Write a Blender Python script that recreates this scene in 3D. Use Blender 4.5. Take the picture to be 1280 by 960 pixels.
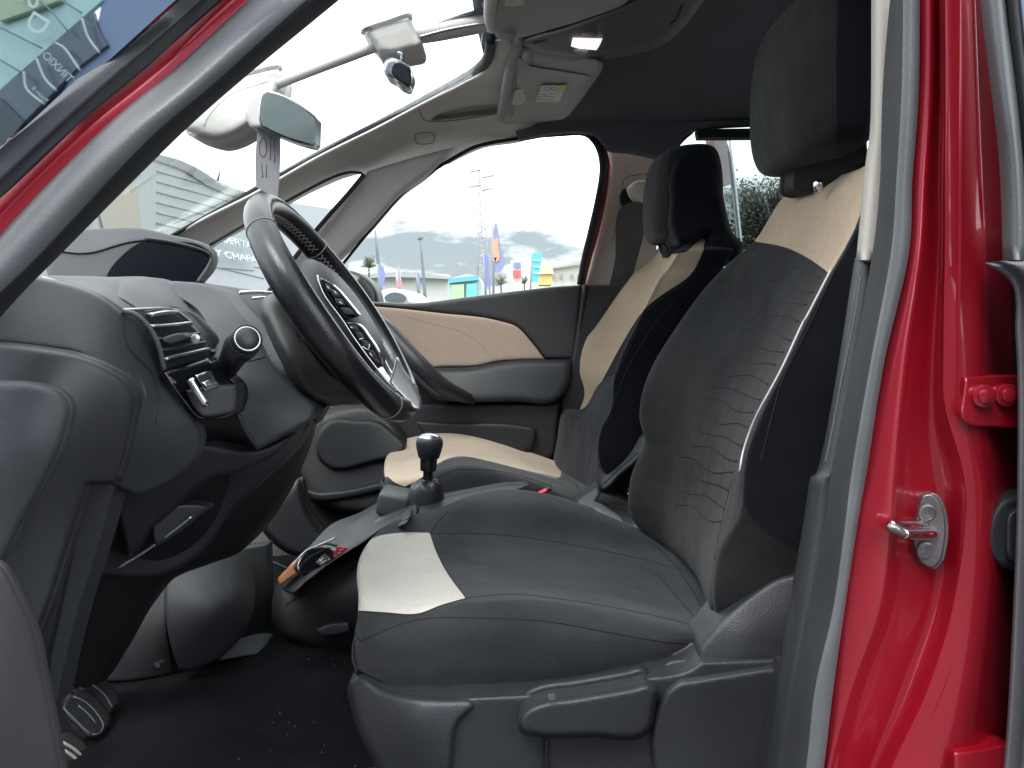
import bpy, bmesh, math, random
import numpy as np
from mathutils import Vector, Matrix
from mathutils.bvhtree import BVHTree
from mathutils.geometry import delaunay_2d_cdt
random.seed(7)
S = bpy.context.scene
for o in list(bpy.data.objects): bpy.data.objects.remove(o)
COL = S.collection

# ---------------------------------------------------------------- camera
F_PX, PITCH, ROLL = 950.0, math.radians(5.1), math.radians(2.5)
CAM = Vector((0, 0, 1.0))
fwd = Vector((0, math.cos(PITCH), -math.sin(PITCH)))
r0 = Vector((1, 0, 0)); u0 = r0.cross(fwd)
right = r0*math.cos(ROLL) - u0*math.sin(ROLL)
up = u0*math.cos(ROLL) + r0*math.sin(ROLL)
cd = bpy.data.cameras.new('camera'); cam = bpy.data.objects.new('camera', cd); COL.objects.link(cam)
cam.matrix_world = Matrix((( right.x, up.x, -fwd.x, CAM.x), (right.y, up.y, -fwd.y, CAM.y), (right.z, up.z, -fwd.z, CAM.z), (0, 0, 0, 1)))
cd.sensor_width = 36; cd.lens = F_PX/1280*36; cd.clip_start = 0.02; cd.clip_end = 3000
S.camera = cam

# ---------------------------------------------------------------- light
SUN_EL, SUN_AZ = math.radians(58), math.radians(205)     # azimuth measured from +Y towards +X: behind the camera
W = bpy.data.worlds.new('World'); S.world = W; W.use_nodes = True
nt = W.node_tree; N = nt.nodes; L = nt.links
for n in list(N): N.remove(n)
out = N.new('ShaderNodeOutputWorld'); bg = N.new('ShaderNodeBackground'); bg.inputs[1].default_value = 0.12
sky = N.new('ShaderNodeTexSky'); sky.sky_type = 'NISHITA'; sky.sun_disc = False
sky.sun_elevation = SUN_EL; sky.sun_rotation = SUN_AZ
geo = N.new('ShaderNodeTexCoord'); mp = N.new('ShaderNodeMapping'); mp.inputs['Scale'].default_value = (2.2, 2.2, 6.5)
no = N.new('ShaderNodeTexNoise'); no.inputs['Scale'].default_value = 1.5; no.inputs['Detail'].default_value = 9; no.inputs['Roughness'].default_value = .55
cr_ = N.new('ShaderNodeValToRGB'); cr_.color_ramp.elements[0].position = .46; cr_.color_ramp.elements[0].color = (1.35, 1.52, 1.66, 1)
cr_.color_ramp.elements[1].position = .66; cr_.color_ramp.elements[1].color = (10.0, 10.4, 10.9, 1)
sep = N.new('ShaderNodeSeparateXYZ'); rmp = N.new('ShaderNodeMapRange')
rmp.inputs[1].default_value = .10; rmp.inputs[2].default_value = .36; rmp.inputs[3].default_value = 0; rmp.inputs[4].default_value = .8
ad = N.new('ShaderNodeMath'); ad.operation = 'ADD'
mx = N.new('ShaderNodeMix'); mx.data_type = 'RGBA'; mx.inputs[0].default_value = .96
L.new(geo.outputs['Generated'], mp.inputs[0]); L.new(mp.outputs[0], no.inputs['Vector'])
L.new(geo.outputs['Generated'], sep.inputs[0]); L.new(sep.outputs[2], rmp.inputs[0])
L.new(no.outputs[0], ad.inputs[0]); L.new(rmp.outputs[0], ad.inputs[1]); L.new(ad.outputs[0], cr_.inputs[0])
L.new(sky.outputs[0], mx.inputs[6]); L.new(cr_.outputs[0], mx.inputs[7])
L.new(mx.outputs[2], bg.inputs[0]); L.new(bg.outputs[0], out.inputs[0])
sd = bpy.data.lights.new('sun', 'SUN'); sd.energy = .7; sd.angle = math.radians(20); sd.color = (1, .96, .9)
sun = bpy.data.objects.new('sun', sd); COL.objects.link(sun)
sv = Vector((math.sin(SUN_AZ)*math.cos(SUN_EL), math.cos(SUN_AZ)*math.cos(SUN_EL), math.sin(SUN_EL)))
sun.rotation_euler = sv.to_track_quat('Z', 'Y').to_euler()
S.view_settings.view_transform = 'Standard'; S.view_settings.look = 'None'
S.view_settings.exposure = 1.75; S.view_settings.gamma = 1
S.render.engine = 'CYCLES'
S.cycles.max_bounces = 8; S.cycles.transparent_max_bounces = 12
S.cycles.use_denoising = True

# ---------------------------------------------------------------- projection helpers: a pixel and its distance across the car -> a point
def ray(u, v):
    d = fwd + right*((u-640)/F_PX) + up*((480-v)/F_PX)
    return d/d.y
def P(u, v, y): return CAM + ray(u, v)*y
def px(p):
    d = Vector(p)-CAM; z = d.dot(fwd)
    return 640+F_PX*d.dot(right)/z, 480-F_PX*d.dot(up)/z
def pts(s, k=2):
    out = []
    for t in s.split():
        c = t.endswith('*'); t = t.rstrip('*')
        out.append(tuple(float(a) for a in t.split(',')) + ((c,) if k == 2 else ()))
    return out
def cr(p0, p1, p2, p3, t):
    return .5*((2*p1)+(-p0+p2)*t+(2*p0-5*p1+4*p2-p3)*t*t+(-p0+3*p1-3*p2+p3)*t*t*t)
def crline(P_, k, closed=False):
    A = [np.array(a, float) for a in P_]; n = len(A); out = []
    rng = n if closed else n-1
    for i in range(rng):
        if closed: a, b, c, d = A[i-1], A[i], A[(i+1) % n], A[(i+2) % n]
        else:
            b, c = A[i], A[i+1]; a = A[i-1] if i else 2*b-c; d = A[i+2] if i+2 < n else 2*c-b
        for j in range(k): out.append(cr(a, b, c, d, j/k))
    if not closed: out.append(A[-1])
    return out
def outline(s, step):
    """closed pixel outline; * marks a sharp corner"""
    Q = pts(s) if isinstance(s, str) else [tuple(q)+((False,) if len(q) == 2 else ()) for q in s]
    n = len(Q); res = []
    for i in range(n):
        p1, p2 = Q[i], Q[(i+1) % n]; b = np.array(p1[:2]); c = np.array(p2[:2])
        a = np.array(Q[i-1][:2]) if not p1[2] else 2*b-c
        d = np.array(Q[(i+2) % n][:2]) if not p2[2] else 2*c-b
        k = max(1, int(np.linalg.norm(c-b)/step))
        # centripetal style tangents keep unequal spacing from overshooting
        L1 = max(np.linalg.norm(c-b), 1e-6)
        def tan(pm, pc, pn):
            l0 = max(np.linalg.norm(pc-pm), 1e-6); l1 = max(np.linalg.norm(pn-pc), 1e-6)
            return ((pc-pm)/l0*l1+(pn-pc)/l1*l0)/(l0+l1)
        m1 = tan(a, b, c)*L1; m2 = tan(b, c, d)*L1
        for j in range(k):
            t = j/k; h = (2*t**3-3*t*t+1)*b+(t**3-2*t*t+t)*m1+(-2*t**3+3*t*t)*c+(t**3-t*t)*m2
            res.append(h)
    return np.array(res)
def depthfn(D):
    if isinstance(D, (int, float)): return lambda U: np.full(len(U), float(D))
    Q = np.array(pts(D, 3) if isinstance(D, str) else D); X = Q[:, :2]/400.; w = 1/Q[:, 2]; n = len(Q)
    if n == 2:
        d = X[1]-X[0]; l = d@d
        return lambda U: 1/(w[0]+(w[1]-w[0])*((U/400.-X[0])@d)/l)
    def phi(r): return r*r*np.log(r+1e-9)
    if n == 3: M = np.c_[np.ones(3), X]; c = np.linalg.solve(M, w); return lambda U: 1/(c[0]+(U/400.)@c[1:])
    R = np.linalg.norm(X[:, None]-X[None], axis=2); A = np.zeros((n+3, n+3)); A[:n, :n] = phi(R)+np.eye(n)*1e-4
    A[:n, n:] = np.c_[np.ones(n), X]; A[n:, :n] = A[:n, n:].T
    c = np.linalg.solve(A, np.r_[w, 0, 0, 0])
    def f(U):
        V = U/400.; r = np.linalg.norm(V[:, None]-X[None], axis=2)
        return 1/(phi(r)@c[:n]+np.c_[np.ones(len(V)), V]@c[n:])
    return f
def inside(poly, Q):
    x, y = Q[:, 0], Q[:, 1]; res = np.zeros(len(Q), bool); a = poly; b = np.roll(poly, -1, 0)
    for (x1, y1), (x2, y2) in zip(a, b):
        if y1 == y2: continue
        c = ((y1 > y) != (y2 > y)) & (x < (x2-x1)*(y-y1)/(y2-y1)+x1); res ^= c
    return res
def dist_poly(poly, Q, closed=True):
    a = poly; b = np.roll(poly, -1, 0)
    if not closed: a = a[:-1]; b = b[:-1]
    best = np.full(len(Q), 1e9)
    for p, q in zip(a, b):
        d = q-p; l = d@d+1e-12; t = np.clip(((Q-p)@d)/l, 0, 1)
        best = np.minimum(best, np.linalg.norm(Q-(p+t[:, None]*d), axis=1))
    return best

# ---------------------------------------------------------------- object helpers
def finish(name, me, mat, parent=None):
    o = bpy.data.objects.new(name, me); COL.objects.link(o)
    for m in (mat if isinstance(mat, (list, tuple)) else [mat]): me.materials.append(m)
    o.parent = parent
    return o
def tag(o, label=None, cat=None, group=None, kind=None):
    if label: o['label'] = label
    if cat: o['category'] = cat
    if group: o['group'] = group
    if kind: o['kind'] = kind
    return o
def relief(name, out, D, mat, parent=None, R=0, dr=.01, th=.01, step=4, off=0, bulge=0, sharp=True, rnd=None):
    """a solid panel: pixel outline, each point at its own distance, rounded rim R px wide and dr deep, th thick"""
    B = outline(out, step); f = depthfn(D) if not callable(D) else D
    lo, hi = B.min(0), B.max(0)
    xs = np.arange(lo[0]+step/2, hi[0], step); ys = np.arange(lo[1]+step/2, hi[1], step)
    G = np.array([(x+(step/2 if j % 2 else 0), y) for j, y in enumerate(ys) for x in xs]) if len(xs) and len(ys) else np.zeros((0, 2))
    if len(G):
        G = G[inside(B, G)]
        if len(G): G = G[dist_poly(B, G) > step*.45]
    extra = []
    if R:      # rings parallel to the rim so that it rounds smoothly
        n = np.roll(B, -1, 0)-np.roll(B, 1, 0); n = np.c_[-n[:, 1], n[:, 0]]/(np.linalg.norm(n, axis=1)[:, None]+1e-9)
        for q in (.12, .3, .55, .8):
            for sgn in (1, -1):
                C = B+n*sgn*R*q; ok = inside(B, C); C = C[ok]
                if len(C):
                    C = C[dist_poly(B, C) > R*q*.93]; extra.append(C)
        if extra:
            E = np.concatenate(extra)
            if len(G): G = G[dist_poly(B, G) > R*1.0]
            # thin out rings
            G = np.concatenate([G, E]) if len(G) else E
    V = [Vector(p) for p in np.concatenate([B, G])] if len(G) else [Vector(p) for p in B]
    nb = len(B); E = [(i, (i+1) % nb) for i in range(nb)]
    vo, eo, fo, ov, oe, of = delaunay_2d_cdt(V, E, [], 1, 1e-4)
    U = np.array([(v.x, v.y) for v in vo]); dist = dist_poly(B, U)
    Y = f(U)+off
    if R:
        t = 1-np.clip(dist/R, 0, 1); Y = Y+dr*(1-np.sqrt(np.clip(1-t*t, 0, 1)))
    if bulge: Y = Y-bulge*(1-np.exp(-dist/ max(R, 12)))
    W3 = [P(u, v, y) for (u, v), y in zip(U, Y)]
    bm = bmesh.new(); fv = [bm.verts.new(p) for p in W3]; bv = [bm.verts.new(p+Vector((0, th, 0))) for p in W3]
    ec = {}
    for t in fo:
        a = list(t); A2 = sum(U[a[i]][0]*U[a[(i+1) % len(a)]][1]-U[a[(i+1) % len(a)]][0]*U[a[i]][1] for i in range(len(a)))
        if A2 > 0: a = a[::-1]
        try:
            fc = bm.faces.new([fv[i] for i in a]); fc.smooth = True
            fb = bm.faces.new([bv[i] for i in reversed(a)]); fb.smooth = True
        except ValueError: continue
        for i in range(len(a)):
            k = (a[i], a[(i+1) % len(a)]); ec[k] = ec.get(k, 0)+1
    for (i, j) in list(ec):
        if (j, i) not in ec:
            try: bm.faces.new([fv[j], fv[i], bv[i], bv[j]]).smooth = not sharp
            except ValueError: pass
            if sharp:
                e = bm.edges.get((fv[i], fv[j])); e.smooth = False
    bm.normal_update()
    me = bpy.data.meshes.new(name); bm.to_mesh(me); bm.free()
    return finish(name, me, mat, parent)
def mesh_from(name, V, Fc, mat, parent=None, smooth=True):
    me = bpy.data.meshes.new(name); me.from_pydata([tuple(v) for v in V], [], Fc); me.update()
    bm = bmesh.new(); bm.from_mesh(me); bmesh.ops.recalc_face_normals(bm, faces=bm.faces); bm.to_mesh(me); bm.free()
    for p in me.polygons: p.use_smooth = smooth
    return finish(name, me, mat, parent)
def grid(name, rows, mat, parent=None, ku=6, kv=6, th=.01, closed=False, caps=False, world=False, dark=None):
    """smooth surface through rows of (u,v,distance); closed=True makes each row a loop"""
    R_ = [pts(r, 3) if isinstance(r, str) else r for r in rows]
    R_ = [[(np.array(P(*p)) if not world else np.array(p, float)) for p in r] for r in R_]
    R1 = [crline(r, ku, closed) for r in R_]; m = len(R1[0])
    cols = [crline([R1[i][j] for i in range(len(R1))], kv) for j in range(m)]; n = len(cols[0])
    V = [cols[j][i] for i in range(n) for j in range(m)]; Fc = []
    for i in range(n-1):
        for j in range(m if closed else m-1):
            a = i*m+j; b = i*m+(j+1) % m; Fc.append((a, b, b+m, a+m))
    if closed and caps:
        for base in (0, (n-1)*m):
            c = len(V); V.append(sum(V[base+j] for j in range(m))/m)
            for j in range(m): Fc.append((base+j, base+(j+1) % m, c))
    o = mesh_from(name, V, Fc, mat, parent)
    if dark:
        o.data.materials.append(dark[2]); per = (m if closed else m-1)
        for k_, p_ in enumerate(o.data.polygons): p_.material_index = int(dark[0] <= (k_//per)/(n-1) < dark[1])
    if not closed:
        me = o.data; c = Vector((0, 0, 0))
        s = sum((p.normal.dot(CAM-p.center) > 0)*p.area - (p.normal.dot(CAM-p.center) <= 0)*p.area for p in me.polygons)
        if s < 0: me.flip_normals()
        md = o.modifiers.new('solid', 'SOLIDIFY'); md.thickness = th; md.offset = -1
        dg = bpy.context.evaluated_depsgraph_get(); dg.update()
        m2 = bpy.data.meshes.new_from_object(o.evaluated_get(dg)); o.modifiers.clear(); o.data = m2; m2.name = name
    return o
def tube_geo(path, rad, seg=10, flat=1.0, upv=None):
    A = [Vector(p) for p in path]; n = len(A)
    if isinstance(rad, (int, float)): rad = [rad]*n
    V = []; Fc = []; prev = None
    for i, p in enumerate(A):
        t = (A[min(i+1, n-1)]-A[max(i-1, 0)]).normalized()
        ref = prev or Vector(upv or (0, 0, 1))
        if abs(ref.dot(t)) > .95 and prev is None: ref = Vector((1, 0, 0))
        a = (ref-t*ref.dot(t)).normalized(); b = t.cross(a); prev = a
        for k in range(seg):
            w = 2*math.pi*k/seg; V.append(p+(a*math.cos(w)*flat+b*math.sin(w))*rad[i])
    for i in range(n-1):
        for k in range(seg):
            q = (k+1) % seg; Fc.append((i*seg+k, i*seg+q, (i+1)*seg+q, (i+1)*seg+k))
    Fc.append(tuple(range(seg))[::-1]); Fc.append(tuple((n-1)*seg+k for k in range(seg)))
    return V, Fc
def tube(name, s, rad, mat, parent=None, seg=14, k=6, flat=1.0, world=False, upv=None):
    Q = pts(s, 3) if isinstance(s, str) else s
    W3 = [np.array(P(*q)) if not world else np.array(q, float) for q in Q]
    path = crline(W3, k) if k > 1 else W3
    if not isinstance(rad, (int, float)):
        rad = list(np.interp(np.linspace(0, 1, len(path)), np.linspace(0, 1, len(rad)), rad))
    V, Fc = tube_geo([Vector(p) for p in path], rad, seg, flat, upv)
    return mesh_from(name, V, Fc, mat, parent)
def slab(name, out, y0, y1, mat, parent=None, bev=.003, step=6, seg=2):
    B = outline(out, step); bm = bmesh.new()
    V = [P(u, v, y0) for u, v in B]
    a = [bm.verts.new(p) for p in V]; b = [bm.verts.new(p+Vector((0, y1-y0, 0))) for p in V]
    bm.faces.new(a); bm.faces.new(b[::-1])
    for i in range(len(a)): bm.faces.new([a[i-1], b[i-1], b[i], a[i]])
    bmesh.ops.recalc_face_normals(bm, faces=bm.faces)
    me = bpy.data.meshes.new(name); bm.to_mesh(me); bm.free()
    o = finish(name, me, mat, parent)
    if bev:
        md = o.modifiers.new('bev', 'BEVEL'); md.width = bev; md.segments = seg; md.limit_method = 'ANGLE'; md.angle_limit = .6
    return o
def box(name, c, size, mat, parent=None, bev=.004, rot=None):
    bm = bmesh.new(); bmesh.ops.create_cube(bm, size=1)
    M = Matrix.Translation(Vector(c)) @ (rot.to_4x4() if rot else Matrix()) @ Matrix.Diagonal((*size, 1))
    bmesh.ops.transform(bm, matrix=M, verts=bm.verts)
    if bev: bmesh.ops.bevel(bm, geom=list(bm.edges), offset=bev, segments=3, profile=.5, affect='EDGES')
    for f in bm.faces: f.smooth = True
    for e in bm.edges:
        if len(e.link_faces) == 2 and e.calc_face_angle() > .6: e.smooth = False
    me = bpy.data.meshes.new(name); bm.to_mesh(me); bm.free()
    return finish(name, me, mat, parent)
def lathe(name, base, axis, prof, mat, parent=None, seg=32, sy=1.0):
    """profile [(r, h)] turned about axis from base"""
    ax = Vector(axis).normalized(); a = ax.orthogonal().normalized(); b = ax.cross(a); V = []; Fc = []
    for r, h in prof:
        for k in range(seg):
            w = 2*math.pi*k/seg; V.append(Vector(base)+ax*h+(a*math.cos(w)+b*math.sin(w)*sy)*r)
    for i in range(len(prof)-1):
        for k in range(seg):
            q = (k+1) % seg; Fc.append((i*seg+k, i*seg+q, (i+1)*seg+q, (i+1)*seg+k))
    Fc.append(tuple(range(seg))); Fc.append(tuple((len(prof)-1)*seg+k for k in range(seg)))
    o = mesh_from(name, V, Fc, mat, parent)
    bm = bmesh.new(); bm.from_mesh(o.data)
    for e in bm.edges:
        if len(e.link_faces) == 2 and e.calc_face_angle() > .7: e.smooth = False
    bm.to_mesh(o.data); bm.free()
    return o
def bvh_of(o):
    dg = bpy.context.evaluated_depsgraph_get(); dg.update()
    e = o.evaluated_get(dg); bm = bmesh.new(); bm.from_mesh(e.to_mesh()); t = BVHTree.FromBMesh(bm); bm.free(); e.to_mesh_clear()
    return t
def hit(t, u, v, lift=0):
    d = ray(u, v); h = t.ray_cast(CAM, d.normalized())
    if h[0] is None: return None
    n = h[1] if h[1].dot(d) < 0 else -h[1]
    return h[0]+n*lift
def append_geo(o, V, Fc, mi, smooth=True):
    bm = bmesh.new(); bm.from_mesh(o.data); vs = [bm.verts.new(tuple(v)) for v in V]
    for f in Fc:
        try: q = bm.faces.new([vs[i] for i in f]); q.material_index = mi; q.smooth = smooth
        except ValueError: pass
    bm.to_mesh(o.data); bm.free()
def seam(o, lines, r, mat, lift=0, step=5, tree=None):
    """stitched / moulded lines that follow the surface of o, kept inside its mesh"""
    t = tree or bvh_of(o); mats = list(o.data.materials)
    if mat not in mats: o.data.materials.append(mat); mats.append(mat)
    mi = mats.index(mat)
    for ln in lines:
        Q = pts(ln) if isinstance(ln, str) else ln
        A = [np.array(q[:2]) for q in Q]; n = sum(np.linalg.norm(A[i+1]-A[i]) for i in range(len(A)-1))
        C = crline(A, max(2, int(n/step/(len(A)-1))))
        run = []
        for c in C+[None]:
            h = hit(t, c[0], c[1], lift) if c is not None else None
            if h is not None and (not run or (h-run[-1]).length < .06): run.append(h)
            else:
                if len(run) > 1:
                    V, Fc = tube_geo(run, r, 6); append_geo(o, V, Fc, mi)
                run = [h] if h is not None else []
def mask(o, name, out, soft=False):
    """signed pixel distance to a pattern's edge, baked on the vertices of o once (positive inside)"""
    B = outline(out, 4); U = np.array([px(v.co) for v in o.data.vertices])
    d = dist_poly(B, U); d[~inside(B, U)] *= -1
    a = o.data.attributes.new(name, 'FLOAT', 'POINT'); a.data.foreach_set('value', d.astype(np.float32))
def smooth_sub(o, lv=1):
    md = o.modifiers.new('sub', 'SUBSURF'); md.levels = lv; md.render_levels = lv

# ---------------------------------------------------------------- materials
def new_mat(name):
    m = bpy.data.materials.new(name); m.use_nodes = True; b = m.node_tree.nodes['Principled BSDF']; return m, m.node_tree, b
def noise_bump(nt, b, scale, strength, dist=.001, detail=3, coord='Object', rough=None, kind='noise'):
    tc = nt.nodes.new('ShaderNodeTexCoord')
    if kind == 'noise':
        n = nt.nodes.new('ShaderNodeTexNoise'); n.inputs['Scale'].default_value = scale; n.inputs['Detail'].default_value = detail; o = n.outputs[0]
    else:
        n = nt.nodes.new('ShaderNodeTexVoronoi'); n.inputs['Scale'].default_value = scale; o = n.outputs['Distance']
    nt.links.new(tc.outputs[coord], n.inputs['Vector'])
    bp = nt.nodes.new('ShaderNodeBump'); bp.inputs['Strength'].default_value = strength; bp.inputs['Distance'].default_value = dist
    nt.links.new(o, bp.inputs['Height']); nt.links.new(bp.outputs[0], b.inputs['Normal'])
    return tc, n, bp
def mottled(nt, b, col, amt, scale, tc):
    """slight uneven wear in the colour"""
    n = nt.nodes.new('ShaderNodeTexNoise'); n.inputs['Scale'].default_value = scale; n.inputs['Detail'].default_value = 6
    nt.links.new(tc.outputs['Object'], n.inputs['Vector'])
    r = nt.nodes.new('ShaderNodeMapRange'); r.inputs[1].default_value = .3; r.inputs[2].default_value = .7
    r.inputs[3].default_value = 1-amt; r.inputs[4].default_value = 1+amt
    nt.links.new(n.outputs[0], r.inputs[0])
    m = nt.nodes.new('ShaderNodeVectorMath'); m.operation = 'SCALE'; m.inputs[0].default_value = col[:3]
    nt.links.new(r.outputs[0], m.inputs['Scale']); return m.outputs[0]
def plastic(name, col, rough=.5, bump=.25, scale=900, spec=.5, mot=.12, coat=0, metal=0):
    m, nt, b = new_mat(name); tc, _, _ = noise_bump(nt, b, scale, bump, .0006, kind='voronoi')
    nt.links.new(mottled(nt, b, col, mot, 9, tc), b.inputs['Base Color'])
    b.inputs['Roughness'].default_value = rough; b.inputs['Specular IOR Level'].default_value = spec
    b.inputs['Coat Weight'].default_value = coat; b.inputs['Coat Roughness'].default_value = .05; b.inputs['Metallic'].default_value = metal
    # smudges vary the gloss
    n = nt.nodes.new('ShaderNodeTexNoise'); n.inputs['Scale'].default_value = 14; n.inputs['Detail'].default_value = 5
    nt.links.new(tc.outputs['Object'], n.inputs['Vector']); r = nt.nodes.new('ShaderNodeMapRange')
    r.inputs[3].default_value = rough*.82; r.inputs[4].default_value = min(1, rough*1.18); nt.links.new(n.outputs[0], r.inputs[0]); nt.links.new(r.outputs[0], b.inputs['Roughness'])
    return m
def cloth(name, col, masks=(), rough=.95, sheen=.25, weave=1400, mot=.26, wr=.8):
    """woven fabric; masks = [(attribute, colour)] where the seat cover has another coloured panel"""
    m, nt, b = new_mat(name); tc, n, bp = noise_bump(nt, b, weave, .55, .0008, detail=1)
    big = nt.nodes.new('ShaderNodeTexNoise'); big.inputs['Scale'].default_value = 9; big.inputs['Detail'].default_value = 4
    nt.links.new(tc.outputs['Object'], big.inputs['Vector'])
    b2 = nt.nodes.new('ShaderNodeBump'); b2.inputs['Strength'].default_value = wr; b2.inputs['Distance'].default_value = .014
    nt.links.new(big.outputs[0], b2.inputs['Height']); nt.links.new(bp.outputs[0], b2.inputs['Normal']); nt.links.new(b2.outputs[0], b.inputs['Normal'])
    cur = mottled(nt, b, col, mot, 9, tc)
    fine = nt.nodes.new('ShaderNodeTexNoise'); fine.inputs['Scale'].default_value = 600; fine.inputs['Detail'].default_value = 2
    nt.links.new(tc.outputs['Object'], fine.inputs['Vector'])
    for att, c in masks:
        a = nt.nodes.new('ShaderNodeAttribute'); a.attribute_name = att
        g = nt.nodes.new('ShaderNodeMapRange'); g.inputs[1].default_value = -.5; g.inputs[2].default_value = .5
        nt.links.new(a.outputs['Fac'], g.inputs[0])
        c2 = mottled(nt, b, c, .06, 8, tc)
        mxn = nt.nodes.new('ShaderNodeMix'); mxn.data_type = 'RGBA'
        nt.links.new(g.outputs[0], mxn.inputs[0]); nt.links.new(cur, mxn.inputs[6]); nt.links.new(c2, mxn.inputs[7]); cur = mxn.outputs[2]
    fr = nt.nodes.new('ShaderNodeMapRange'); fr.inputs[1].default_value = .3; fr.inputs[2].default_value = .7; fr.inputs[3].default_value = .84; fr.inputs[4].default_value = 1.16
    nt.links.new(fine.outputs[0], fr.inputs[0])
    vm = nt.nodes.new('ShaderNodeVectorMath'); vm.operation = 'SCALE'; nt.links.new(cur, vm.inputs[0]); nt.links.new(fr.outputs[0], vm.inputs['Scale'])
    nt.links.new(vm.outputs[0], b.inputs['Base Color'])
    b.inputs['Roughness'].default_value = rough; b.inputs['Sheen Weight'].default_value = sheen*.5; b.inputs['Sheen Roughness'].default_value = .5
    b.inputs['Specular IOR Level'].default_value = .06
    return m
def simple(name, col, rough=.5, metal=0, spec=.5, emis=0, coat=0):
    m, nt, b = new_mat(name); b.inputs['Base Color'].default_value = (*col, 1); b.inputs['Roughness'].default_value = rough
    b.inputs['Metallic'].default_value = metal; b.inputs['Specular IOR Level'].default_value = spec; b.inputs['Coat Weight'].default_value = coat
    noise_bump(nt, b, 60, .04, .001)
    if emis: b.inputs['Emission Color'].default_value = (*col, 1); b.inputs['Emission Strength'].default_value = emis
    return m
def glass(name, tint=(1, 1, 1), refl=1.0, haze=0.0):
    m = bpy.data.materials.new(name); m.use_nodes = True; nt = m.node_tree
    for n in list(nt.nodes): nt.nodes.remove(n)
    o = nt.nodes.new('ShaderNodeOutputMaterial'); t = nt.nodes.new('ShaderNodeBsdfTransparent'); t.inputs[0].default_value = (*tint, 1)
    g = nt.nodes.new('ShaderNodeBsdfGlossy'); g.inputs['Roughness'].default_value = .01
    fr = nt.nodes.new('ShaderNodeFresnel'); fr.inputs[0].default_value = 1.5; ml = nt.nodes.new('ShaderNodeMath'); ml.operation = 'MULTIPLY'; ml.inputs[1].default_value = refl; ml.use_clamp = True
    mxs = nt.nodes.new('ShaderNodeMixShader'); nt.links.new(fr.outputs[0], ml.inputs[0]); nt.links.new(ml.outputs[0], mxs.inputs[0])
    nt.links.new(t.outputs[0], mxs.inputs[1]); nt.links.new(g.outputs[0], mxs.inputs[2]); nt.links.new(mxs.outputs[0], o.inputs[0])
    return m
M_dash = plastic('dash_plastic', (.031, .034, .039), .5, .5, 700)
M_dash2 = plastic('dash_plastic_smooth', (.024, .026, .030), .44, .2, 900)
M_dark = plastic('dark_plastic', (.012, .013, .015), .55, .3, 800)
M_door = plastic('door_plastic', (.024, .024, .026), .5, .4, 700)
M_doorup = plastic('door_top_plastic', (.046, .047, .050), .5, .4, 700)
M_seatpl = plastic('seat_plastic', (.022, .024, .028), .42, .5, 800)
M_gloss = plastic('piano_black', (.006, .006, .008), .12, .02, 300, coat=.6)
M_cream = plastic('cream_trim', (.55, .53, .50), .62, .3, 900, mot=.05)
M_beigetrim = plastic('beige_pillar_trim', (.60, .52, .43), .65, .3, 900, mot=.05)
M_visor = plastic('visor_vinyl', (.30, .30, .29), .6, .4, 700, mot=.05)
M_head = cloth('headliner_cloth', (.115, .118, .132), sheen=.1, mot=.06, wr=.2)
M_beige = cloth('beige_door_cloth', (.47, .365, .295), sheen=.1, mot=.04, wr=.12)
M_leather = plastic('wheel_leather', (.010, .010, .012), .26, .35, 500, mot=.15)
M_boot = plastic('boot_leather', (.022, .022, .025), .38, .5, 400)
M_rubber = plastic('seal_rubber', (.085, .092, .096), .42, .25, 500, mot=.2)
M_rubdark = plastic('dark_rubber', (.012, .013, .016), .7, .2, 500)
M_black = simple('black_gap', (.004, .004, .005), .7)
M_chrome = simple('chrome', (.75, .76, .78), .16, 1)
M_silver = simple('silver_trim', (.42, .44, .47), .25, .9)
M_steel = plastic('striker_steel', (.24, .22, .22), .42, .3, 500, metal=.9)
M_belt = cloth('belt_webbing', (.11, .10, .096), sheen=.1, weave=900)
M_carpet = cloth('carpet', (.008, .0085, .010), sheen=.02, weave=300)
M_redbuckle = simple('red_plastic', (.55, .02, .04), .35)
M_white = simple('white_plastic', (.7, .7, .7), .5)
M_piping = simple('silver_piping', (.55, .55, .53), .5)
M_seamdk = simple('seam_thread', (.010, .010, .012), .9)
M_seamlt = cloth('raised_wave', (.042, .043, .046), sheen=.2)
M_glass = glass('window_glass', (.97, .99, .98), .35)
M_lamp = simple('lamp_lens', (1.0, .90, .97), .4, emis=.28)
M_wood = plastic('orange_trim', (.38, .15, .05), .4, .1, 300)
def paint(name, col):
    m, nt, b = new_mat(name); tc, n, bp = noise_bump(nt, b, 1800, .03, .0003)
    nt.links.new(mottled(nt, b, col, .06, 5, tc), b.inputs['Base Color'])
    b.inputs['Roughness'].default_value = .38; b.inputs['Coat Weight'].default_value = 1; b.inputs['Coat Roughness'].default_value = .06
    b.inputs['Metallic'].default_value = .35
    return m
M_red = paint('red_paint', (.31, .003, .014))

# ================================================================= THE CAR
CAR = bpy.data.objects.new('car', None); COL.objects.link(CAR); CAR.location = (0, 0, 0)
tag(CAR, 'red car seen through its open front door, with black and beige cloth seats', 'car')

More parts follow.
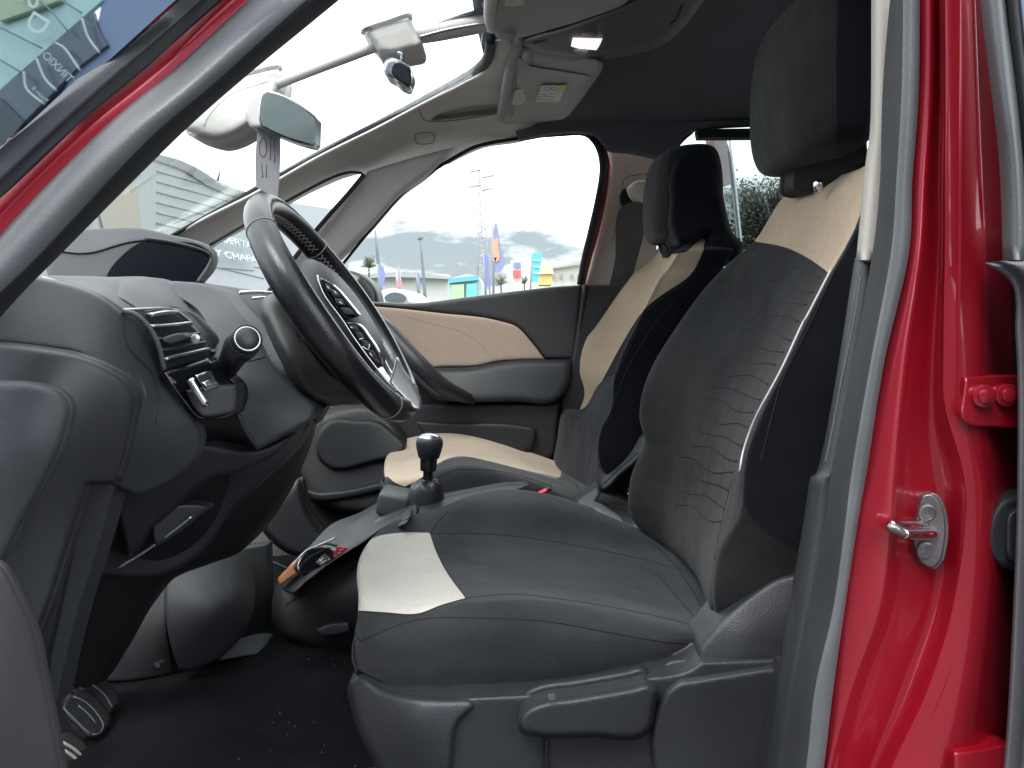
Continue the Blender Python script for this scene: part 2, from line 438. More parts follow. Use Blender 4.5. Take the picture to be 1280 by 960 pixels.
# ---- near front pillar of the door opening
def band(name, edges, mat, parent, k=10, th=.012, dark=None):
    """strip whose long edges are given as pixel lines with distances"""
    E = [pts(e, 3) for e in edges]      # carry the strip on up to the roof
    E = [e+[(e[-1][0]+250, e[-1][1]-215, e[-1][2]+.02)] for e in E]
    return grid(name, E, mat, parent, ku=k, kv=6, th=th, dark=dark)
band('front_pillar', [
    "-130,382,.60 -60,310,.60 0,243,.61 95,153,.62 186,78,.64 272,-3,.66 400,-110,.69",
    "-120,402,.597 -50,330,.597 12,257,.607 112,160,.617 205,82,.637 290,-1,.657 420,-110,.687",
    "-110,422,.60 -40,350,.60 22,277,.61 128,166,.62 222,84,.64 311,0,.66 440,-110,.69"], M_red, CAR)
band('front_door_seal', ["-115,410,.606 -40,332,.606 0,288,.611 126,161,.621 220,82,.641 309,0,.661 440,-110,.69", "-108,422,.593 -33,344,.593 10,298,.598 140,168,.608 233,92,.628 325,6,.648 455,-105,.68", "-95,440,.588 -20,362,.588 30,312,.593 165,172,.603 256,95,.623 352,8,.643 475,-100,.675", "-75,455,.600 -2,378,.600 60,318,.607 192,178,.617 275,106,.637 382,10,.655 505,-95,.685", "-60,465,.630 12,382,.630 78,315,.640 212,180,.650 294,106,.665 405,14,.685 530,-90,.71", "-55,465,.660 15,380,.660 80,312,.670 214,178,.680 296,104,.695 408,12,.71 532,-92,.73"], M_rubber, CAR, dark=(.52, 1.1, M_rubdark))  # inner half in dark rubber: shade on its cabin side put into the colour
band('pillar_inner_trim', [
    "-60,465,.665 0,392,.670 97,280,.68 225,158,.70 300,92,.71 427,-2,.73 560,-92,.75",
    "-80,462,.660 -14,380,.665 82,274,.675 212,154,.695 288,86,.705 411,-4,.725 540,-100,.745"], M_cream, CAR, th=.004)
band('windscreen_moulding', [
    "-130,340,.585 -40,262,.59 30,197,.60 118,117,.61 208,38,.63 250,0,.645 400,-130,.68",
    "-130,320,.583 -60,250,.588 10,190,.598 98,110,.608 188,32,.628 230,-6,.643 380,-130,.678",
    "-130,300,.580 -60,240,.585 0,186,.595 30,160,.60 130,68,.625 211,-2,.64 360,-132,.675"], M_dash2, CAR, th=.008)
band('pillar_black_band', [
    "-120,392,.590 -60,318,.590 2,246,.600 95,157,.610 186,82,.630 274,-1,.650 405,-108,.680",
    "-132,345,.588 -40,265,.593 28,200,.602 116,120,.612 206,40,.632 248,2,.647 398,-128,.68"], M_rubdark, CAR, th=.004)

# ---- B pillar (red body, seals, trims) on the right
def vband(name, rows, mat, th=.012, k=8): return grid(name, rows, mat, CAR, ku=k, kv=5, th=th)
body = vband('centre_pillar', [
    "1130,-60,.665 1140,100,.665 1130,225,.66 1120,330,.655 1092,452,.65 1070,583,.645 1060,660,.64 1045,760,.64 1026,861,.635 1012,960,.63 990,1080,.63",
    "1150,-60,.645 1150,100,.645 1142,225,.64 1136,320,.635 1108,452,.632 1086,583,.628 1076,640,.625 1062,720,.622 1043,861,.618 1030,960,.615 1008,1080,.61",
    "1164,-60,.640 1164,100,.640 1156,225,.635 1150,320,.630 1130,452,.626 1117,583,.622 1112,660,.620 1098,760,.617 1064,861,.614 1038,960,.612 1012,1080,.61",
    "1172,-60,.652 1172,100,.652 1166,225,.648 1162,320,.645 1146,452,.643 1133,583,.640 1127,660,.638 1113,760,.634 1080,861,.630 1052,960,.626 1025,1080,.62",
    "1176,-60,.655 1177,100,.655 1175,225,.652 1174,320,.650 1166,452,.650 1165,540,.650 1178,640,.650 1168,750,.646 1130,861,.640 1090,960,.636 1050,1080,.63",
    "1180,-60,.632 1181,100,.632 1180,225,.632 1180,320,.634 1178,442,.634 1180,512,.634 1205,620,.630 1190,750,.626 1157,861,.622 1111,960,.620 1060,1080,.615",
    "1184,-60,.626 1186,100,.626 1186,225,.627 1186,320,.630 1184,442,.630 1186,512,.630 1211,620,.627 1198,750,.623 1166,861,.619 1122,960,.617 1075,1080,.61",
    "1212,-60,.6315 1218,100,.6315 1222,225,.6325 1226,320,.6345 1226,442,.632 1226,530,.632 1240,640,.630 1235,750,.626 1215,861,.622 1180,960,.618 1130,1080,.61",
    "1222,-60,.640 1228,100,.640 1234,225,.642 1242,320,.650 1250,442,.660 1255,530,.662 1262,640,.660 1260,750,.656 1250,861,.650 1240,960,.645 1230,1080,.64",
    "1260,-60,.72 1270,100,.72 1280,225,.73 1290,320,.74 1300,442,.74 1310,530,.74 1310,640,.74 1310,750,.74 1310,861,.73 1310,960,.73 1310,1080,.72"], M_red)
grid('rear_door_seal', ["1118,-60,.675 1104,100,.675 1100,225,.67 1090,320,.665 1066,452,.66 1040,583,.655 1030,660,.65 1010,760,.65 990,861,.645 975,960,.645 950,1080,.64", "1119,-60,.655 1106,100,.655 1102,225,.65 1092,320,.645 1070,452,.64 1044,583,.635 1034,660,.63 1014,760,.63 994,861,.625 980,960,.625 955,1080,.62", "1120,-60,.632 1118,100,.632 1111,225,.628 1103,320,.624 1080,452,.62 1056,583,.616 1046,660,.61 1030,760,.61 1008,861,.605 996,960,.60 975,1080,.595", "1136,-60,.622 1134,100,.622 1127,225,.618 1120,320,.614 1094,452,.61 1072,583,.606 1062,660,.60 1048,760,.598 1026,861,.594 1015,960,.59 995,1080,.585", "1148,-60,.628 1147,112,.628 1139,225,.624 1134,320,.620 1104,452,.616 1083,583,.612 1073,640,.608 1058,735,.603 1040,861,.600 1028,960,.597 1008,1080,.59", "1150,-60,.648 1149,112,.648 1141,225,.644 1136,320,.640 1106,452,.636 1085,583,.632 1075,640,.628 1060,735,.623 1042,861,.620 1030,960,.617 1010,1080,.61"], M_rubber, CAR, ku=8, kv=5, th=.012, dark=(-.1, .50, M_rubdark))  # dark rubber on the cabin-facing half paints in its shade
vband('pillar_upper_trim', [
    "1089,-60,.74 1089,0,.74 1088,150,.735 1081,210,.73 1070,325,.72",
    "1096,-60,.705 1096,0,.705 1095,150,.70 1089,210,.70 1077,325,.69",
    "1120,-60,.70 1118,0,.70 1116,150,.695 1110,210,.695 1098,325,.685"], plastic('darker_cream', (.36, .34, .30), .65, .3, 900, mot=.05), th=.02)  # cream trim in a darker tone
plt_ = vband('pillar_lower_trim', [
    "1069,322,.76 1065,345,.76 1044,477,.76 1024,580,.76 1012,600,.76 1006,640,.76 980,797,.755 955,960,.75 935,1080,.75",
    "1076,322,.71 1073,345,.705 1052,477,.70 1033,580,.695 1022,600,.695 1016,640,.695 990,797,.69 968,960,.68 948,1080,.68",
    "1110,322,.70 1105,345,.695 1090,477,.69 1060,580,.685 1050,600,.685 1045,640,.68 1020,797,.67 1000,960,.665 980,1080,.66"], M_seatpl, th=.02)
seam(plt_, ["1076,345 1068,400 1052,477 1040,540 1032,578"], .0010, M_rubber)
# rear door: seal, frame and glass at the right edge
RD = grid('rear_door', ["1256,-60,.60 1258,0,.60 1270,110,.60 1281,215,.60 1284,320,.60 1284,335,.60", "1268,-60,.595 1270,0,.595 1282,110,.595 1293,215,.595 1300,320,.595 1300,335,.595",
    "1272,-60,.61 1274,0,.61 1286,110,.61 1297,215,.61 1304,320,.61 1304,335,.61"], M_rubdark, CAR, th=.01); tag(RD)
grid('door_frame_seal', ["1221,-60,.615 1224,0,.615 1238,110,.612 1249,208,.61 1253,325,.608",
    "1232,-60,.598 1236,0,.598 1250,110,.595 1260,208,.595 1265,325,.593",
    "1248,-60,.594 1250,0,.594 1262,110,.592 1272,208,.59 1277,325,.59",
    "1256,-60,.604 1258,0,.604 1272,110,.602 1281,208,.602 1285,325,.60"], M_rubber, RD, th=.01)
grid('window_glass', ["1266,-60,.603 1268,0,.603 1280,100,.603 1292,200,.603", "1330,-60,.603 1330,0,.603 1330,100,.603 1330,200,.603"], simple('rear_glass', (.12, .16, .24), .06), RD, th=.004)
relief('door_edge', "1250,326* 1330,322* 1330,1080* 1262,1080* 1275,960 1285,800 1292,600 1290,420 1283,350", .585, plastic('grey_edge', (.10, .10, .11), .5), RD, R=6, dr=.02, th=.02)
# striker
tb = bvh_of(body)
ST = relief('door_striker', "1154,619 1164,617 1175,627 1180,642 1180,683 1174,703 1165,710 1154,706 1145,695 1141,674 1143,652 1148,631", "1150,620,.640 1180,650,.634 1145,700,.640 1180,700,.630", M_steel, CAR, R=3, dr=.003, th=.012, step=2.5)
relief('plate_edge', "1158,617 1168,616 1179,627 1184,642 1184,684 1178,704 1168,712 1158,708 1160,690 1160,640", "1150,620,.645 1180,650,.639 1145,700,.645 1180,700,.635", M_steel, ST, R=2, dr=.002, th=.01, step=2.5)
for (u, v) in ((1158.5, 641), (1156.5, 688)):
    c = P(u, v, .6365); lathe('screw', c, (0, -1, 0), [(.0075, -.002), (.0075, .0012), (.006, .0018), (.0056, .0004), (.0035, .0004), (.003, -.001), (.0001, -.001)], M_steel, ST, 24)
tube('striker_bar', "1166,667,.640 1160,667.5,.628 1148,668,.618 1136,668,.608 1129,667,.603", [.0065, .0048, .0042, .0042, .0040], M_chrome, ST, seg=14)
tube('striker_bar', "1153,657,.640 1145,657,.628 1135,657,.618 1122,656.5,.608 1113,656,.603", [.006, .0042, .004, .004, .0036], M_chrome, ST, seg=14)
tube('striker_tip', "1110,656.5,.603 1118,661,.600 1129,668,.603", [.0032, .0042, .0036], M_steel, ST, seg=10)
# hinge plates on the pillar
def hinge(out, D, bolts):
    h = relief('hinge_plate', out, D, M_red, CAR, R=3, dr=.003, th=.015, step=3)
    for (u, v, y) in bolts:
        lathe('bolt', P(u, v, y), (0, -1, 0), [(.0095, -.004), (.0095, .0006), (.0086, .0010), (.0058, .0010), (.0056, .0030), (.0045, .0035), (.0001, .0036)], M_red, h, 24)
    return h
hinge("1206,472* 1240,469 1330,472* 1330,536* 1240,534 1212,531 1203,524 1204,490", "1200,470,.622 1280,470,.640 1240,530,.628", [(1230, 495, .622), (1259, 494, .628)])
hinge("1192,940* 1230,936 1262,932 1274,940 1290,960 1330,1000* 1330,1080* 1192,1080*", "1190,940,.612 1280,940,.628 1240,1060,.612", [(1225, 985, .612)])
G_ = relief('door_check_boot', "1240,640 1252,624 1268,619 1300,619 1330,640 1330,700 1300,716 1266,713 1246,706 1236,690 1234,665", "1240,620,.628 1320,620,.64 1280,710,.632", M_rubdark, CAR, R=8, dr=.012, th=.02, step=3)
relief('boot_bellows', "1262,640 1275,632 1330,632 1330,706 1275,706 1262,700 1257,670", "1260,640,.622 1320,640,.634 1290,700,.626", M_dark, G_, R=6, dr=.008, th=.02, step=3)

# ---- far side: roof rail, pillars, door
rail = relief('roof_rail_trim', "196,312* 217,295 321,238 400,193 467,160 534,125 578,103 602,89 614,72 618,50* 640,47* 668,90 690,140 692,160* 649,174 602,182 575,194 560,202* 459,219* 450,215 433,218 400,231 318,275 262,306 240,322*",
    "200,310,1.86 320,255,1.95 450,190,2.03 560,150,2.05 650,165,2.09 640,100,1.85 625,55,1.60 600,90,1.80 690,150,2.1", M_cream, CAR, R=10, dr=.03, th=.04)
seam(rail, ["459,217 500,205 545,192 568,186", "524,136 531,150 560,151 622,142 624,137", "650,160 650,176", "519,168 524,166 541,166 543,172 540,179 523,180 519,175 519,168"], .0016, plastic('trim_line', (.20, .19, .18), .7))  # moulded lines in a darker cream
relief('grab_recess', "537,146* 622,134* 622,141* 540,150*", "540,148,2.02 620,137,1.985 600,150,2.02", plastic('recess', (.10, .10, .10), .7), rail, th=.01)
tube('windscreen_seal', "205,301,1.85 225,289,1.86 321,236,1.94 400,191,2.0 467,158,2.02 534,123,2.03 575,102,2.0 600,86,1.85 611,68,1.68 613,48,1.58", [.005, .005, .007, .007, .009, .011, .014, .014, .011, .010], M_rubdark, CAR, k=8)
pil = relief('front_quarter_pillar', "300,410* 336,364 392,294 437,242 460,214* 520,196 568,184* 534,219 504,241 458,291 420,327 385,366 350,420*", "336,364,2.02 460,216,2.08 560,190,2.08 420,326,2.08", M_cream, CAR, R=8, dr=.02, th=.04)
tube('quarter_glass_seal', "330,372,1.99 350,347,2.0 392,292,2.04 437,240,2.05 455,218,2.06", .006, M_rubdark, pil, k=6)
tube('quarter_glass_seal', "452,216,2.05 433,216,2.03 400,229,2.0 318,274,1.93 262,306,1.87", .0035, M_rubdark, pil, k=6)
bp_ = relief('far_centre_pillar', "728,362* 737,330 748,270 757,225 760,205 757,190 748,172* 790,168 850,178* 852,200 850,240 850,300 850,330 850,362*", "728,360,2.14 760,190,2.17 850,180,2.19 790,360,2.14", M_beigetrim, CAR, R=8, dr=.02, th=.06)
lowp = relief('pillar_lower_cover', "728,356* 850,356* 790,400 750,470 700,560* 702,500 716,440", "728,360,2.07 790,360,2.06 700,560,2.05", M_door, CAR, R=4, dr=.01, th=.04)
seam(bp_, ["811,217 800,218 782,222 778,232 774,260 768,290 765,302"], .0012, plastic('trim_line2', (.18, .15, .12), .7))  # moulded line in a darker beige
SB = relief('seat_belt', "783,255 798,252 814,262* 795,330 776,400 766,440* 742,440* 752,396 768,330", 2.09, M_belt, CAR, th=.003, R=0)
relief('belt_guide', "786,234 795,226 808,226 820,236 822,250 812,257 800,255 790,247", 2.085, M_beigetrim, SB, R=7, dr=.02, th=.03, step=3)
relief('belt_slot', "775,243 781,235 786,246 796,256 812,260 814,266 790,266 778,258", 2.095, M_black, SB, R=2, dr=.004, th=.01, step=3)
# door
door = relief('passenger_door', "380,380* 458,377 516,379 587,371 659,362 695,358 729,356* 717,447 705,500 695,560 700,640 640,700* 360,700* 300,600*",
    "380,380,2.14 730,356,2.12 715,450,2.10 690,560,2.10 500,560,2.09 380,600,2.06 600,470,2.10", M_door, CAR, R=5, dr=.02, th=.05)
relief('window_sill', "420,376* 458,377 516,379 587,371 659,362 695,358 728,356* 718,449* 681,449* 663,425 645,407 623,400 551,391 463,382 420,379*",
    "450,380,2.105 728,356,2.085 718,449,2.075 600,380,2.09", M_doorup, door, R=4, dr=.012, th=.03)
beige = relief('cloth_insert', "440,382* 463,383 551,391.5 623,401 645,408 663,426 681,449.5* 650,450 622,452 600,457 551,459 520,462* 480,430*", "460,384,2.09 680,448,2.07 550,458,2.085 600,410,2.08", M_beige, door, R=4, dr=.006, th=.02)
seam(beige, ["500,393 540,405 575,414 600,430 615,452"], .0007, simple('beige_seam', (.40, .30, .23), .9))
relief('armrest', "505,460* 551,460 598,458 622,453 716,449* 714,470 708,490 700,499 640,502 570,502 545,500* 520,480*", "550,460,2.05 716,449,2.05 705,500,2.02 560,502,2.00", plastic('armrest_vinyl', (.020, .022, .028), .5, .4, 600), door, R=8, dr=.02, th=.05)
grab = tube('grab_handle', "470,396,2.06 484,412,2.00 505,436,1.97 528,460,1.95 552,482,1.96 575,494,1.99 592,500,2.03", [.016, .022, .023, .023, .022, .018, .012], M_dash2, door, seg=18)
relief('lower_panel', "380,508* 470,503 545,504* 700,504* 697,540 694,570* 640,600 560,640 400,640*", "400,510,2.06 700,505,2.04 690,570,2.04 450,640,2.03", M_door, door, R=6, dr=.012, th=.03)
pk = relief('door_pocket', "388,522 420,508 470,506 490,522 515,560 530,600 520,640* 420,640 385,622 371,598 372,575", "390,520,2.00 500,530,1.99 380,600,1.95 500,620,1.93", M_door, door, R=12, dr=.05, th=.05)
relief('speaker_cover', "403,534 412,526 445,525 476,529 490,540 507,560 497,570 470,577 410,584 400,576", "390,520,1.975 500,530,1.965 400,580,1.945 500,570,1.935", M_dark, door, R=5, dr=.012, th=.03, step=3)
relief('pocket_lip', "371,588 378,606 392,614 420,614 480,602* 482,612* 430,624 395,626 378,618 369,600", "371,600,1.935 480,605,1.915 420,620,1.92", M_dash2, door, R=4, dr=.01, th=.03, step=3)
relief('pull_recess', "520,527* 560,529 655,533 668,536 670,545 664,562* 640,570 540,560*", "520,527,2.03 668,540,2.02 600,560,2.02", M_dark, door, R=4, dr=.006, th=.012)
# window frame: black seal, red frame edge
tube('window_seal', "424,336,2.12 460,291,2.12 504,241,2.12 536,217,2.12 575,193,2.12 602,181,2.12 649,173,2.12 702,168,2.12 728,167,2.12 742,175,2.12 751,190,2.12 754,212,2.12 749,245,2.12 739,290,2.12 731,322,2.12 725,356,2.12", [.004, .004, .004, .005, .005, .005, .005, .006, .007, .010, .011, .010, .010, .009, .009], M_rubdark, door, k=8)
tube('red_frame', "748,178,2.135 757,192,2.135 760,215,2.135 755,248,2.135 745,292,2.135 736,324,2.135 728,358,2.135 722,400,2.14 716,448,2.14 706,500,2.14", .0075, M_red, door, k=6)
tube('window_seal', "733,356,2.07 727,400,2.07 718,447,2.07 708,500,2.07 700,540,2.07", .006, M_black, door, k=6)
relief('window_glass', "336,364* 392,293 437,241 504,235 536,212 575,188 649,168 702,163 728,163 745,172 755,190 757,212 751,248 741,292 728,365* 460,385* 340,390*", 2.16, M_glass, door, th=.004, step=14)
mir = relief('door_mirror', "420,340 432,337 448,341 463,351 472,364 475,380* 440,382* 425,365", 2.34, M_dark, CAR, R=5, dr=.02, th=.08, step=3)
tag(mir)
relief('mirror_glass', "424,345 434,341 447,345 460,354 467,365 469,379* 442,380* 428,364", 2.325, simple('mirror_face', (.5, .55, .5), .05, .9), mir, th=.004, step=4)
# rear side window surround
RW = relief('rear_side_window', "840,190* 850,174 862,164 875,158 940,152 1010,148* 1010,330* 900,330* 845,240*", 2.22, glass('privacy_glass', (.58, .62, .60), .35), CAR, th=.004, step=14)
tube('window_seal', "836,215,2.15 841,192,2.15 850,178,2.15 862,167,2.15 876,160,2.15 940,156,2.15 1010,152,2.15", .006, M_rubdark, RW, k=6)
slab('roller_blind', "872,161* 1010,159* 1010,171* 874,172*", 2.10, 2.14, M_black, RW, bev=.003)

# ---- roof lining, visors, console
rows = []
for (y, z, xl) in ((.74, 1.50, .30), (.85, 1.55, .10), (1.1, 1.60, -.02), (1.46, 1.615, -.045), (1.8, 1.585, -.03), (2.0, 1.53, .0), (2.13, 1.49, .01)):
    rows.append([(xl+(1.5-xl)*t, y, z+.012*math.sin(t*3)-(.03 if y > 2.1 else 0)*t*0) for t in (0, .1, .25, .5, .75, 1)])
roof = grid('headliner', rows, M_head, CAR, ku=6, kv=6, th=.02, world=True)
relief('roof_side_lining', "640,158* 660,150 750,150 860,150 1000,140 1100,130* 1100,150* 1000,153 940,155 876,160 860,167 850,178 838,200* 790,190 757,184 745,170 728,166 702,166 650,174*",
    "650,170,2.08 750,160,2.09 850,160,2.11 1000,150,2.13 900,150,2.12", M_head, CAR, R=3, dr=.01, th=.03)
v1 = relief('sun_visor', "641,51* 652,57* 700,65 746,74* 754,79* 753,86* 730,118 712,141* 705,146* 634,155* 627,152* 626,138", "643,52,1.62 754,80,1.62 630,152,2.02 708,146,2.0", M_visor, CAR, R=7, dr=.018, th=.025, step=4)
tag(v1, 'folded sun visor on the far side with a small warning label')
tube('visor_rod', "648,50,1.60 640,75,1.70 630,125,1.90 626,148,1.98", .012, M_visor, v1, seg=12)
relief('visor_seat', "644,66* 655,77* 664,83* 734,94* 736,99* 716,118* 700,140* 640,147* 646,110*", "643,52,1.612 754,80,1.612 630,152,2.012 708,146,1.992", plastic('visor_panel', (.34, .34, .33), .6, .4, 700, mot=.04), v1, R=3, dr=.004, th=.01, step=4, off=-.002)
lab = relief('warning_label', "676,107* 709,106* 699,127* 669,127*", "643,52,1.598 754,80,1.598 630,152,2.0 708,146,1.98", simple('label_paper', (.62, .62, .58), .6), v1, th=.001, step=6)
relief('label_yellow_field', "697,107* 709,106* 704,115* 694,115*", "643,52,1.596 754,80,1.596 630,152,1.998 708,146,1.978", simple('label_yellow', (.55, .52, .15), .6), v1, th=.001, step=6)
def ringline(c, r, n=20): return [(c[0]+r*math.cos(6.2832*i/n), c[1]+r*.72*math.sin(6.2832*i/n)) for i in range(n+1)]
M_ink = simple('label_ink', (.10, .10, .10), .7)
seam(lab, [ringline((684, 111), 4), ringline((692, 111), 3), "673,118* 684,118*", "672,121* 693,121*", "671,124* 690,124*", "687,117* 694,117*"], .0006, M_ink)
seam(v1, ["651,73* 656,78* 655,90*", "646,108* 656,112* 653,125* 643,127*"], .002, M_visor)
relief('visor_clip', "643,113* 654,110* 657,124 652,130* 640,130*", "643,52,1.606 754,80,1.606 630,152,2.006 708,146,1.986", M_cream, v1, R=2, dr=.003, th=.008, step=3)
lathe('rod_socket', P(660, 72, 1.615), ray(660, 72).normalized()*-1, [(.012, -.004), (.012, .004), (.008, .006), (.0001, .006)], M_visor, v1, 20)
v0 = relief('sun_visor', "624,-60* 622,0 618,34 622,42 640,42 690,30 740,14 790,-10 800,-60*", "620,40,1.36 700,30,1.38 620,-60,1.05 790,-50,1.08", M_visor, CAR, R=8, dr=.02, th=.025)
tag(v0, 'near sun visor above the mirror rail')
tube('visor_rod', "617,-50,1.06 614,-5,1.22 613,22,1.32 616,34,1.37", .011, M_cream, v0, seg=12)
relief('visor_clip', "634,-6* 650,-6* 655,3* 642,6* 631,4*", "620,40,1.345 700,30,1.365 620,-60,1.035 790,-50,1.065", M_cream, v0, R=2, dr=.003, th=.008, step=3)
lathe('rod_socket', P(637, 41, 1.38), ray(637, 41).normalized()*-1, [(.013, -.004), (.013, .006), (.009, .008), (.0001, .008)], M_visor, v0, 20)
RC = relief('roof_console', "650,52 664,46 700,36 745,20 790,2 830,-25* 900,-30* 880,0 858,28 838,46 800,60 770,66 735,72 700,70 670,64", "650,52,1.60 740,70,1.60 800,55,1.585 860,0,1.46 760,15,1.46", plastic('console_plastic', (.10, .10, .105), .5, .3, 800), CAR, R=8, dr=.02, th=.03)
relief('map_light', "716,47* 753,48* 750,55 746,61* 720,58 714,56*", "714,47,1.535 753,48,1.53 730,60,1.56", M_lamp, RC, R=2, dr=.003, th=.008, step=2.5)
relief('light_button', "728,42 737,39 746,40 747,44 736,45", 1.52, M_visor, RC, R=2, dr=.004, th=.008, step=2.5)
relief('light_button', "717,62 724,61 735,63 734,66 722,65", 1.565, M_visor, RC, R=2, dr=.004, th=.008, step=2.5)
seam(RC, ["666,55 668,51", "669,55 671,51", "672,54 674,50", "675,54 677,50", "678,53 680,49", "681,53 683,49"], .0012, M_black)
seam(RC, ["850,12 853,5 850,14 845,24 838,30"], .002, M_black)
# centre rail of the panoramic screen, sensor housing
RL = tube('windscreen_rail', "340,108,1.46 400,85,1.46 455,64,1.46 490,50,1.46 540,42,1.46 580,34,1.46 628,24,1.46", [.0085, .0085, .009, .013, .015, .016, .017], M_cream, CAR, seg=16)
tube('rail_edge', "518,48,1.445 560,37,1.445 600,30,1.445 616,28,1.445", .0025, M_silver, RL, k=4)
relief('shade_band', "518,41* 560,23 612,7* 626,4* 626,26* 560,37 522,41*", "518,41,1.50 620,5,1.42 600,30,1.48", simple('tinted_band', (.12, .14, .18), .3), RL, th=.004)
hs = relief('sensor_housing', "453,42* 456,38 511,19* 516,28 524,46 527,50 526,60 510,65 493,69 485,69 473,66 466,56", 1.43, M_cream, RL, R=9, dr=.03, th=.08, step=3)
seam(RL, ["518,47* 626,25*"], .001, M_black)
tube('housing_gasket', "453,43,1.43 457,37,1.43 484,28,1.43 511,19,1.43 513,25,1.43", .004, M_rubdark, RL, k=3)
ds = relief('dash_sensor', "480,80 484,73 492,71 500,74 510,80 515,88 514,103 510,110 502,108 492,100 482,94 479,88", 1.42, M_silver, CAR, R=5, dr=.012, th=.04, step=2.5)
relief('lens', "494,76 501,76 512,84 514,94 511,109 504,105 491,95 489,92", 1.405, M_gloss, ds, R=3, dr=.004, th=.02, step=2.5)
tube('stalk', "497,66,1.43 502,68,1.43 503,76,1.43", .0035, M_silver, ds, k=4)

# ---- rear view mirror
RM = relief('mirror_mount', "223,158* 262,125 298,94* 349,84* 352,92 350,112* 330,150 318,157 305,166 285,176 272,179 250,175 232,167", "225,158,1.40 300,95,1.46 350,90,1.46 272,178,1.42 320,150,1.40", M_cream, CAR, R=14, dr=.05, th=.07)
seam(RM, ["255,158 262,144 280,124 300,113 320,107 335,102"], .0014, plastic('trim_line3', (.24, .23, .21), .7))  # crease line in a darker cream
tube('mount_gasket', "296,96,1.455 322,89,1.455 347,84,1.455 351,88,1.455", .004, M_rubdark, RM, k=4)
mh = relief('mirror_shell', "326,114* 331,111* 356,119 380,133 395,144* 397,149* 396,179* 392,184* 382,182 350,171 326,160* 323,148", "326,113,1.35 396,150,1.42 326,160,1.35 392,183,1.42", M_silver, CAR, R=3, dr=.01, th=.03, step=3)
mh.name = 'rear_view_mirror'
relief('mirror_back', "312,158* 305,140 318,116 328,112 336,114* 328,135 326,160 318,160*", "326,113,1.36 306,140,1.40 326,160,1.36", M_cream, mh, R=5, dr=.02, th=.05, step=3)
relief('mirror_glass', "329,118* 334,115* 355,121 376,134 392,147* 394,151* 393,177* 390,180* 352,168 328,156* 326,148", "326,113,1.345 396,150,1.415 326,160,1.345 392,183,1.415", simple('mirror_reflection_tint', (.42, .50, .51), .22, .45), mh, th=.004, step=4, off=-.002)  # pale half-diffuse colour stands in for the reflected roof lining
TAG = relief('paper_tag', "322,158* 350,166* 350,200 347,247* 333,241 320,234* 319,205", "322,158,1.385 350,166,1.40 333,241,1.39", simple('grey_paper', (.36, .35, .37), .7), None, th=.002, step=4)
tag(TAG, 'pale grey paper tag with faded lettering, hanging below the rear view mirror', 'tag')
seam(TAG, ["328,172 324,180 325,192 330,196 333,188 332,176 328,172", "338,171* 338,200*", "343,173* 343,203*", "327,203* 328,222*", "333,205* 333,222*"], .0009, simple('faded_ink', (.16, .15, .17), .8))

# ---- dashboard
dash = relief('dashboard', "-60,340* 38,344 130,348 205,353 214,352 225,352 274,361 300,389 326,422 337,445 375,490 397,512 394,520 384,540 372,560 330,600 290,640 255,690 200,720 130,720 -60,700*",
    "-60,350,.78 38,344,.95 200,353,1.25 270,361,1.3 150,390,.90 330,440,1.05 395,515,1.0 160,460,.82 0,430,.76 180,520,.85 240,600,.98 0,600,.76 200,700,1.0", M_dash, CAR, R=6, dr=.02, th=.03, off=.05)
side = relief('dash_end_pad', "-60,336* 40,345 131,374 152,389* 172,395 190,414 201,444 204,463* 216,486 240,520 252,545 240,578 210,604 172,620* 140,606* 160,560 168,520 171,494 163,477 139,460 94,441 49,434 -60,425*",
    "-60,340,.74 40,345,.80 131,374,.82 152,389,.83 -60,425,.73 94,441,.755 171,494,.79 196,482,.85 240,520,.865 205,600,.86 140,606,.80", M_dash, dash, R=5, dr=.008, th=.015)
cover = relief('dash_end_cover', "-60,425* 0,428 49,434 94,442 137,460 161,478 169,494 166,522 158,560 143,606* 110,606* 86,680 60,760 30,830* -60,760*",
    "-60,425,.725 94,441,.735 171,494,.77 143,606,.775 -60,600,.70 60,760,.74 60,480,.715 40,560,.70", M_dash2, dash, R=8, dr=.012, th=.015)
inn = relief('cover_inlay', "-60,476* 0,475 49,479 79,492 88,506 84,535 56,602 30,650 0,705 -60,750*", "-60,425,.725 94,441,.735 171,494,.77 143,606,.775 -60,600,.70 60,760,.74 60,480,.715 40,560,.70", plastic('inlay_grain', (.045, .049, .055), .5, .6, 900), dash, R=10, dr=.012, th=.01, off=-.014)
top = relief('dash_top', "38,344* 130,346 205,352 232,372 250,394 262,415 264,440 252,420 238,402 222,390 207,385 167,386 152,388* 131,374",
    "38,344,.86 131,374,.84 152,388,.845 262,432,.99 205,352,1.15", M_dash2, dash, R=3, dr=.005, th=.04, step=3)
dv_ = relief('demister_vent', "42,345* 60,347 95,356 131,372* 118,373 78,360 48,350*", "38,344,.86 131,374,.84 152,388,.845 262,432,.99 205,352,1.15", M_dark, dash, th=.004, step=3, off=-.012)
tree = None
seam(dv_, ["46,346 80,355 122,372", "52,346 90,357 128,373"], .0012, M_silver)
seam(side, ['153,390 155,412 158,428 165,441 184,460 194,478 197,500 194,530'], .0011, M_black)
